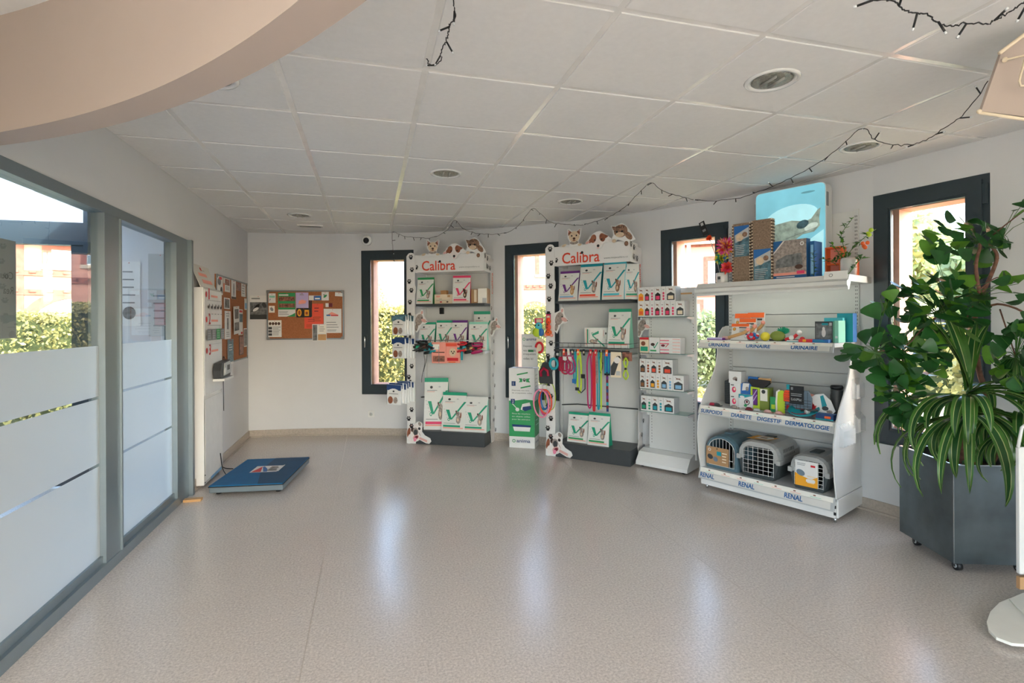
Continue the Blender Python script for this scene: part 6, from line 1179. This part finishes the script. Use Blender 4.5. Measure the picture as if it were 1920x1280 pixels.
region([(1870, 620), (1925, 600), (1940, 640), (1940, 740), (1890, 730), (1860, 690)], 56, 2.5, 2.72, .065, .095)
region([(1860, 510), (1925, 515), (1930, 600), (1900, 570), (1865, 560)], 10, 2.55, 2.75, .06, .08)
region([(1860, 430), (1895, 445), (1890, 475), (1865, 480)], 8, 2.8, 2.95, .055, .075)
region([(1870, 380), (1930, 370), (1940, 420), (1880, 415)], 5, 2.6, 2.75, .05, .065)
lf = MB(); tw = MB(); hubs = [at(1835, 455, 2.88), at(1838, 555, 2.88), at(1760, 590, 2.8), at(1690, 660, 2.76), at(1700, 740, 2.76), at(1905, 670, 2.62), at(1780, 560, 2.83), at(1640, 660, 2.74), at(1880, 445, 2.86), at(1800, 620, 2.84)]
for a_, c_ in ((1, 6), (6, 2), (2, 3), (3, 4), (3, 7), (1, 9), (9, 2)): limb([hubs[a_], (hubs[a_]+hubs[c_])/2+Vector((0, 0, .01)), hubs[c_]], .006, .003)
limb([at(1875, 580, 2.9), hubs[5]], .004, .003)
for (x, y, dp, L) in CL:
    p = at(x, y, dp); h = min(hubs, key=lambda q: (q-p).length); v = (p-h); v = v.normalized() if v.length > .01 else Vector((0, 0, 1))
    dv = (v+Vector((r_.uniform(-.7, .7), r_.uniform(-.7, .7), r_.uniform(-.5, .35)))).normalized()
    base = p-dv*L*.5; nr = (Vector((r_.uniform(-.6, .4), r_.uniform(-1.0, .2), r_.uniform(.1, 1.1)))).normalized()
    bigleaf(lf, base-root, dv, nr, L, 'leaf' if r_.random() < .72 else 'leaf_light')
    if (base-h).length < .25: br.tube([h-root, (h+base)/2-root+Vector((0, 0, .012)), base-root], .0015, 'stripe_edge', 4, cap=False)
lf.build('leaves', t); br.build('branches', t)
# striped dracaena
def strapleaf(b, p, azv, L, W, droop, m3=('stripe_edge', 'stripe_pale', 'stripe_dark'), rise=.9):
    n = 12; P = []; cur = p.copy(); el = rise; 
    for i in range(n+1):
        P.append(cur.copy()); d_ = (azv*math.cos(el)+Vector((0, 0, math.sin(el)))).normalized(); cur = cur+d_*L/n; el -= droop/n*(1+.6*i/n)
    side = azv.cross(Vector((0, 0, 1))).normalized(); cols = [-.5, -.26, -.2, .2, .26, .5]; vs = []
    for i, q in enumerate(P):
        t_ = i/n; w_ = W*math.sin(PI*min(1, .12+t_*.88))**.7*(1 if t_ < .97 else .1); d_ = (P[min(i+1, n)]-P[max(i-1, 0)]).normalized(); up = side.cross(d_)
        for c in cols: vs.append(tuple(q+side*w_*c+up*(abs(c)*W*.35)))
    mm = [m3[0], m3[1], m3[2], m3[1], m3[0]]
    for j in range(5): b.add([vs[i*6+j+k] for i in range(n+1) for k in (0, 1)], [(2*i, 2*i+1, 2*i+3, 2*i+2) for i in range(n)], mm[j], True)
for k, (hx, hy, hd, nl, lab, Ls) in enumerate(((1815, 745, 2.66, 62, 'striped dracaena with long drooping leaves in front in the metal planter', .56), (1915, 775, 2.62, 26, 'second striped dracaena at the right edge behind the drooping one', .38))):
    hp = at(hx, hy, hd); base = PA @ Vector((PW*(.35+.4*k), PW*(.35+.1*k), .5)); t = thing('striped_dracaena', Matrix.Translation(base), lab, 'plant')
    b = MB(); b.tube([p-base for p in smoothpath([base, (base+hp)/2+Vector((.01, .01, 0)), hp], 5)], .012, 'bark', 8); b.build('stem', t)
    b = MB(); r2_ = random.Random(40+k)
    for j in range(nl):
        a = 2*PI*j/nl*2.4+r2_.uniform(-.2, .2); lvl = j/nl; av = Vector((math.cos(a), math.sin(a), 0))
        strapleaf(b, hp-base+Vector((0, 0, -.14+.2*lvl)), av, Ls*r2_.uniform(.6, 1.12), r2_.uniform(.042, .06), r2_.uniform(1.6, 2.1) if lvl < .85 else r2_.uniform(.2, 1.0), rise=(-.1+.75*lvl if lvl < .85 else 1.35))
    b.build('leaves', t)
    if k == 0:
        b = MB(); strapleaf(b, Vector((-.02, -.04, .08)), Vector((-.5, -.85, 0)).normalized(), .2, .02, 2.4, ('dry_leaf',)*3, .3); strapleaf(b, Vector((-.05, .02, .12)), Vector((-.9, -.3, 0)).normalized(), .24, .022, 2.0, ('dry_leaf',)*3, .4); b.build('withered_leaves', t)

# ============================================================ display rack at the right edge
def onfl(px, py, z=.03):
    d_ = _f+_r2*((px-960)/FPX)+_u2*((CYPX-py)/FPX); k_ = (z-EYE)/d_.z; return d_*k_
sc_ = onfl(2010, 1150); cx, cy = sc_.x, sc_.y
t = thing('rack_stand', Matrix.Translation((cx, cy, 0)), 'pale grey display rack with petal-shaped foot, cut off at the right edge', 'display rack')
aim = math.degrees(math.atan2(1.6-cy, 2.56-cx))
for zz, oo in ((.03, [(1850, 1165), (1857, 1146), (1874, 1129), (1893, 1121), (1922, 1150), (1960, 1188), (1960, 1206), (1925, 1207), (1897, 1205), (1868, 1194), (1854, 1180)]), (.036, [(1892, 1122), (1918, 1111), (1990, 1100), (2060, 1130), (2060, 1190), (1990, 1206), (1950, 1180)])):
    b = MB(); b.prismz([(onfl(x_, y_, zz).x-cx, onfl(x_, y_, zz).y-cy) for x_, y_ in oo][::-1], zz-.012, zz, 'ivory'); b.build('foot', t)
b = MB(); b.cyl((0, 0, .0), (0, 0, 2.05), .02, 'ivory', 16); b.build('pole', t)
pe = at(1912, 1000, 2.12)-Vector((cx, cy, 0)); 
b = MB(); M_ = Matrix.Translation((pe.x, pe.y, 0)) @ Matrix.Rotation(-YAW, 4, 'Z'); b.box(0, .26, 0, .018, .3, .82, 'shelf_white', M_, bev=.004); b.box(.0, .24, .0, .016, .24, .29, 'kraft', M_); b.tube([(.004, .009, .82), (.02, .009, .9), (.06, .009, .93)], .006, 'shelf_white', 6, M_); b.build('side_plate', t)
hd = 1.85; 
b = MB(); c4 = [at(1840, 208, hd), at(1878, 98, hd), at(1930, 60, hd), at(2050, 75, hd), at(2050, 235, hd)]; q0 = Vector((cx, cy, 0)); back = _f*.012
b.add([tuple(p-q0) for p in c4]+[tuple(p+back-q0) for p in c4], [(0, 1, 2, 3, 4), (9, 8, 7, 6, 5)]+[(i, i+5, (i+1) % 5+5, (i+1) % 5) for i in range(5)], 'warm_paint')
b.tube([at(1836, 211, hd-.01)-q0, at(2050, 243, hd-.01)-q0], .006, 'cream', 6); b.tube([at(1874, 100, hd-.01)-q0, at(1930, 58, hd-.01)-q0, at(1990, 60, hd-.01)-q0], .007, 'cream', 6)
b.build('header_plate', t)
b = MB(); b.tube([p-q0 for p in (at(1885, 112, hd-.02), at(1925, 103, hd-.04), at(1922, 110, hd-.05), at(1911, 152, hd-.05), at(1914, 161, hd-.05), at(1960, 158, hd-.05))], .0035, 'cream', 6)
b.ball(at(1884, 112, hd-.015)-q0, .009, 'cream', 8); b.ball(at(1836, 209, hd-.015)-q0, .008, 'cream', 8); b.build('wire_hook', t)
b = MB(); hp_ = at(1990, 150, hd)-q0; b.tube([Vector((0, 0, 2.05)), Vector((hp_.x*.5, hp_.y*.5, 2.1)), hp_], .012, 'ivory', 8); b.build('arm', t)

# ============================================================ outside
b = MB(); b.box(-60, 60, -30, 70, -.35, -.2, 'grass'); struct('ground', b)
b = MB(); b.box(-9, -1.6, 5.4, 9, -.2, -.19, 'paving'); b.box(-9, -1.6, .8, 5.4, -.2, -.03, 'paving'); struct('trim_3', b)
def leafcloud(name, blobs, n, size, m, seed, parent=None, M=None, label=None, cat=None, group=None, flat=False, core='hedge_core'):
    r_ = random.Random(seed); b = MB(); vs, fs = [], []
    tot = sum(bl[3]*bl[4]+bl[4]*bl[5]+bl[3]*bl[5] for bl in blobs)
    for bl in blobs:
        kind, cx, cy, sx, sy, sz, cz = bl[0], bl[1], bl[2], bl[3], bl[4], bl[5], bl[6]
        k = int(n*(sx*sy+sy*sz+sx*sz)/tot)
        for _ in range(k):
            if kind == 'e':
                v = Vector((r_.gauss(0, 1), r_.gauss(0, 1), r_.gauss(0, 1))).normalized()*r_.uniform(.78, 1.05); p = Vector((cx+v.x*sx, cy+v.y*sy, cz+v.z*sz))
            else:
                f_ = r_.choice((0, 0, 0, 1, 2, 2)); p = Vector((r_.uniform(-1, 1), r_.uniform(-1, 1), r_.uniform(-1, 1)))
                if f_ == 0: p.y = r_.choice((-1, -1, 1))*r_.uniform(.9, 1.08)
                elif f_ == 1: p.x = r_.choice((-1, 1))*r_.uniform(.95, 1.03)
                else: p.z = r_.uniform(.93, 1.07)
                p = Vector((cx+p.x*sx, cy+p.y*sy, cz+p.z*sz))
            a = Vector((r_.uniform(-1, 1), r_.uniform(-1, 1), r_.uniform(-1, 1))).normalized(); c = a.cross(Vector((r_.uniform(-1, 1), r_.uniform(-1, 1), .3))).normalized(); s_ = size*r_.uniform(.6, 1.3)
            i = len(vs); vs += [tuple(p), tuple(p+a*s_*.5+c*s_*.3), tuple(p+a*s_), tuple(p+a*s_*.5-c*s_*.3)]; fs.append((i, i+1, i+2, i+3))
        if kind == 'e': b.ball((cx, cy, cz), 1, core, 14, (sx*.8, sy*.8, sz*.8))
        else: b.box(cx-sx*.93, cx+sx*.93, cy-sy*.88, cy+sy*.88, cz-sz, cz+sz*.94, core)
    b.add(vs, fs, m); return b.build(name, parent, M, label, cat, group)
def polar(R, az): a = math.radians(az); return (R*math.sin(a), R*math.cos(a))
def hedge(R, az, L, h_, lab, n=6000, rot=None, sz=.1):
    x, y = polar(R, az); t = thing('hedge', AM(x, y, -.2, -az if rot is None else rot), lab, 'hedge'); 
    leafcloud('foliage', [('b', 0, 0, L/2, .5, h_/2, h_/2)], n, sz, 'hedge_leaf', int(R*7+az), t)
def tree(R, az, h_, w_, lab, n=5000, seed=1, sz=.28):
    x, y = polar(R, az); t = thing('tree', AM(x, y, -.2, 0), lab, 'tree', 'trees beyond the windows'); r_ = random.Random(seed)
    b = MB(); b.tube([(0, 0, 0), (.1, 0, h_*.3), (0, .1, h_*.7)], [.2, .15, .06], 'bark', 8); b.build('trunk', t)
    bl = [('e', r_.uniform(-.5, .5)*w_*.6, r_.uniform(-.5, .5)*w_*.5, w_*r_.uniform(.22, .4), w_*r_.uniform(.22, .4), h_*r_.uniform(.14, .22), h_*r_.uniform(.4, .85)) for _ in range(7)]
    leafcloud('crown', bl, n, sz, 'tree_leaf', seed, t, core='hedge_leaf')
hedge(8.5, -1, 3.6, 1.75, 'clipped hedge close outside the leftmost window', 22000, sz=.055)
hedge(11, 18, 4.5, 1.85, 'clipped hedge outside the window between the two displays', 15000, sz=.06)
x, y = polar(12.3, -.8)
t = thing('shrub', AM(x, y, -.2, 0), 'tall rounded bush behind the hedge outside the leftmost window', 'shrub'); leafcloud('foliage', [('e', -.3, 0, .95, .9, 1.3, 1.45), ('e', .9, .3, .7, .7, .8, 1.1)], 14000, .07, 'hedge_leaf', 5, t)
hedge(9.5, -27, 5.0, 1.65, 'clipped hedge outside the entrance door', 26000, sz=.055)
x, y = polar(13, 36.4); t = thing('shrub', AM(x, y, -.2, 0), 'round pale bush on the lawn outside the third window', 'shrub'); leafcloud('foliage', [('e', 0, 0, .9, .8, .85, .9)], 3500, .12, 'tree_leaf', 8, t)
x, y = polar(8.2, 37.5); t = thing('shrub', AM(x, y, -.2, 0), 'low loose yellowish bush close outside the third window', 'shrub'); leafcloud('foliage', [('e', 0, 0, 1.2, .6, .35, .2), ('e', -1.2, .2, .8, .6, .3, .2)], 4000, .09, 'hedge_leaf', 9, t)
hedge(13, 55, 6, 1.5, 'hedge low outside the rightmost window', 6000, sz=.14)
tree(24, 51.5, 5.4, 3.6, 'tree with pale foliage seen at the left in the rightmost window', seed=3)
tree(20, 57.5, 4.0, 2.8, 'lower tree at the right in the rightmost window', seed=4)
tree(30, 64, 6, 5, 'distant tree to the right beyond the rightmost window', seed=6)
hedge(9, 72, 5, 1.4, 'hedge outside right beyond the planter', 3000, sz=.14)
# street lamp
x, y = polar(9.6, 34.2); t = thing('street_lamp', AM(x, y, -.2, 0), 'slim grey lamp post on the lawn outside the third window', 'street lamp')
b = MB(); b.tube([(0, 0, 0), (0, 0, 3.2), (-.12, 0, 3.32)], [.045, .03, .025], 'lightgrey', 10); b.build('post', t)
b = MB(); b.lathe([(.28, 0), (.26, .05), (.08, .12), (.02, .16), (.0001, .16)], 'lightgrey', 18, T(-.28, 0, 3.18)); b.build('lamp_head', t)
# houses
def house_b(M, W, H_, lab, wins, arches, bands, piers, roof=True):
    t = thing('brick_house', M, lab, 'building', 'pink rendered houses across the street')
    b = MB(); b.box(0, W, 0, 8, 0, H_, 'render_pink'); b.build('wall', t)
    for z, h_ in bands:
        b = MB(); b.box(-.05, W+.05, -.08, 0, z, z+h_, 'brick')
        for k in range(int(W/.5)): b.box(k*.5, k*.5+.2, -.14, -.08, z+h_*.5, z+h_, 'brick')
        b.build('cornice', t)
    for x in piers: b = MB(); b.box(x-.25, x+.25, -.06, 0, 0, H_, 'brick'); b.build('pier', t)
    for (x, z, w_, h_) in wins:
        b = MB(); b.box(x-w_/2-.28, x-w_/2, -.05, 0, z-.1, z+h_+.2, 'brick'); b.box(x+w_/2, x+w_/2+.28, -.05, 0, z-.1, z+h_+.2, 'brick'); b.box(x-w_/2-.28, x+w_/2+.28, -.06, 0, z+h_, z+h_+.35, 'brick'); b.box(x-w_/2-.3, x+w_/2+.3, -.12, 0, z-.2, z, 'render_cream'); b.build('brick_surround', t)
        b = MB(); b.box(x-w_/2, x+w_/2, -.03, 0, z, z+h_, 'white'); 
        for i in range(2):
            for j in range(3): b.box(x-w_/2+.08+i*w_/2, x-w_/2+w_/2-.04+i*w_/2, -.034, -.03, z+.08+j*h_/3, z+h_/3-.04+j*h_/3, 'greyblue')
        b.build('window', t)
    for (x, z, w_, h_) in arches:
        b = MB()
        o = arc(x, z, w_/2+.35, 155, 25, 14); i_ = arc(x, z, w_/2, 155, 25, 14)
        for k in range(14): b.prism([i_[k], o[k], o[k+1], i_[k+1]], -.07, 0, 'brick')
        b.build('brick_surround', t)
        b = MB(); b.prism([(x-w_*.45, -.0)]+[p for p in arc(x, z, w_/2-.02, 155, 25, 14)]+[(x+w_*.45, 0)], -.03, 0, 'skyblue'); b.box(x-w_*.45, x+w_*.45, -.04, -.03, z+w_*.12, z+w_*.16, 'white'); b.box(x-.06, x+.06, -.04, -.03, 0, z+w_*.45, 'white'); b.build('window', t)
    if roof:
        b = MB(); b.add([(-.4, -.5, H_), (W+.4, -.5, H_), (W+.4, 4, H_+2.6), (-.4, 4, H_+2.6), (W+.4, 8.4, H_), (-.4, 8.4, H_)], [(0, 1, 2, 3), (3, 2, 4, 5), (0, 3, 5), (1, 4, 2)], 'roof_slate'); b.box(-.4, W+.4, -.5, -.3, H_-.15, H_+.02, 'render_cream'); b.build('roof', t)
    return t
house_b(AM(5.5, 38.5, -.2, -20), 9.5, 8.2, 'long pink rendered house with arched windows seen between the two displays', [(7.5, 5.0, 1.1, 1.8)], [(3.1, 1.4, 3.0, 1), (6.6, 1.4, 2.6, 1), (8.6, 1.4, 1.8, 1)], [(3.9, .35), (7.9, .3)], [0.3, 9.3])
house_b(AM(17.0, 38.6, -.2, -34), 13, 7.4, 'pink rendered house with brick window surrounds seen past the slim stand', [(6.3, 4.0, 1.0, 2.0), (3.2, 4.0, 1.0, 2.0), (9.5, 4.0, 1.0, 2.0), (7.9, 1.0, 1.0, 1.8), (4.8, .9, 1.0, 1.8)], [], [(3.35, .25), (7.1, .3)], [.3, 12.7])
house_b(AM(-16.8, 22.5, -.2, 24), 9.0, 4.9, 'pink house with arched window and brick bands seen through the entrance door', [(7.3, 3.9, .9, .6), (5.6, 3.9, .9, .6)], [(5.9, 1.1, 3.0, 1), (2.5, 1.1, 3.0, 1)], [(2.7, .22), (3.45, .2)], [.3, 4.1])
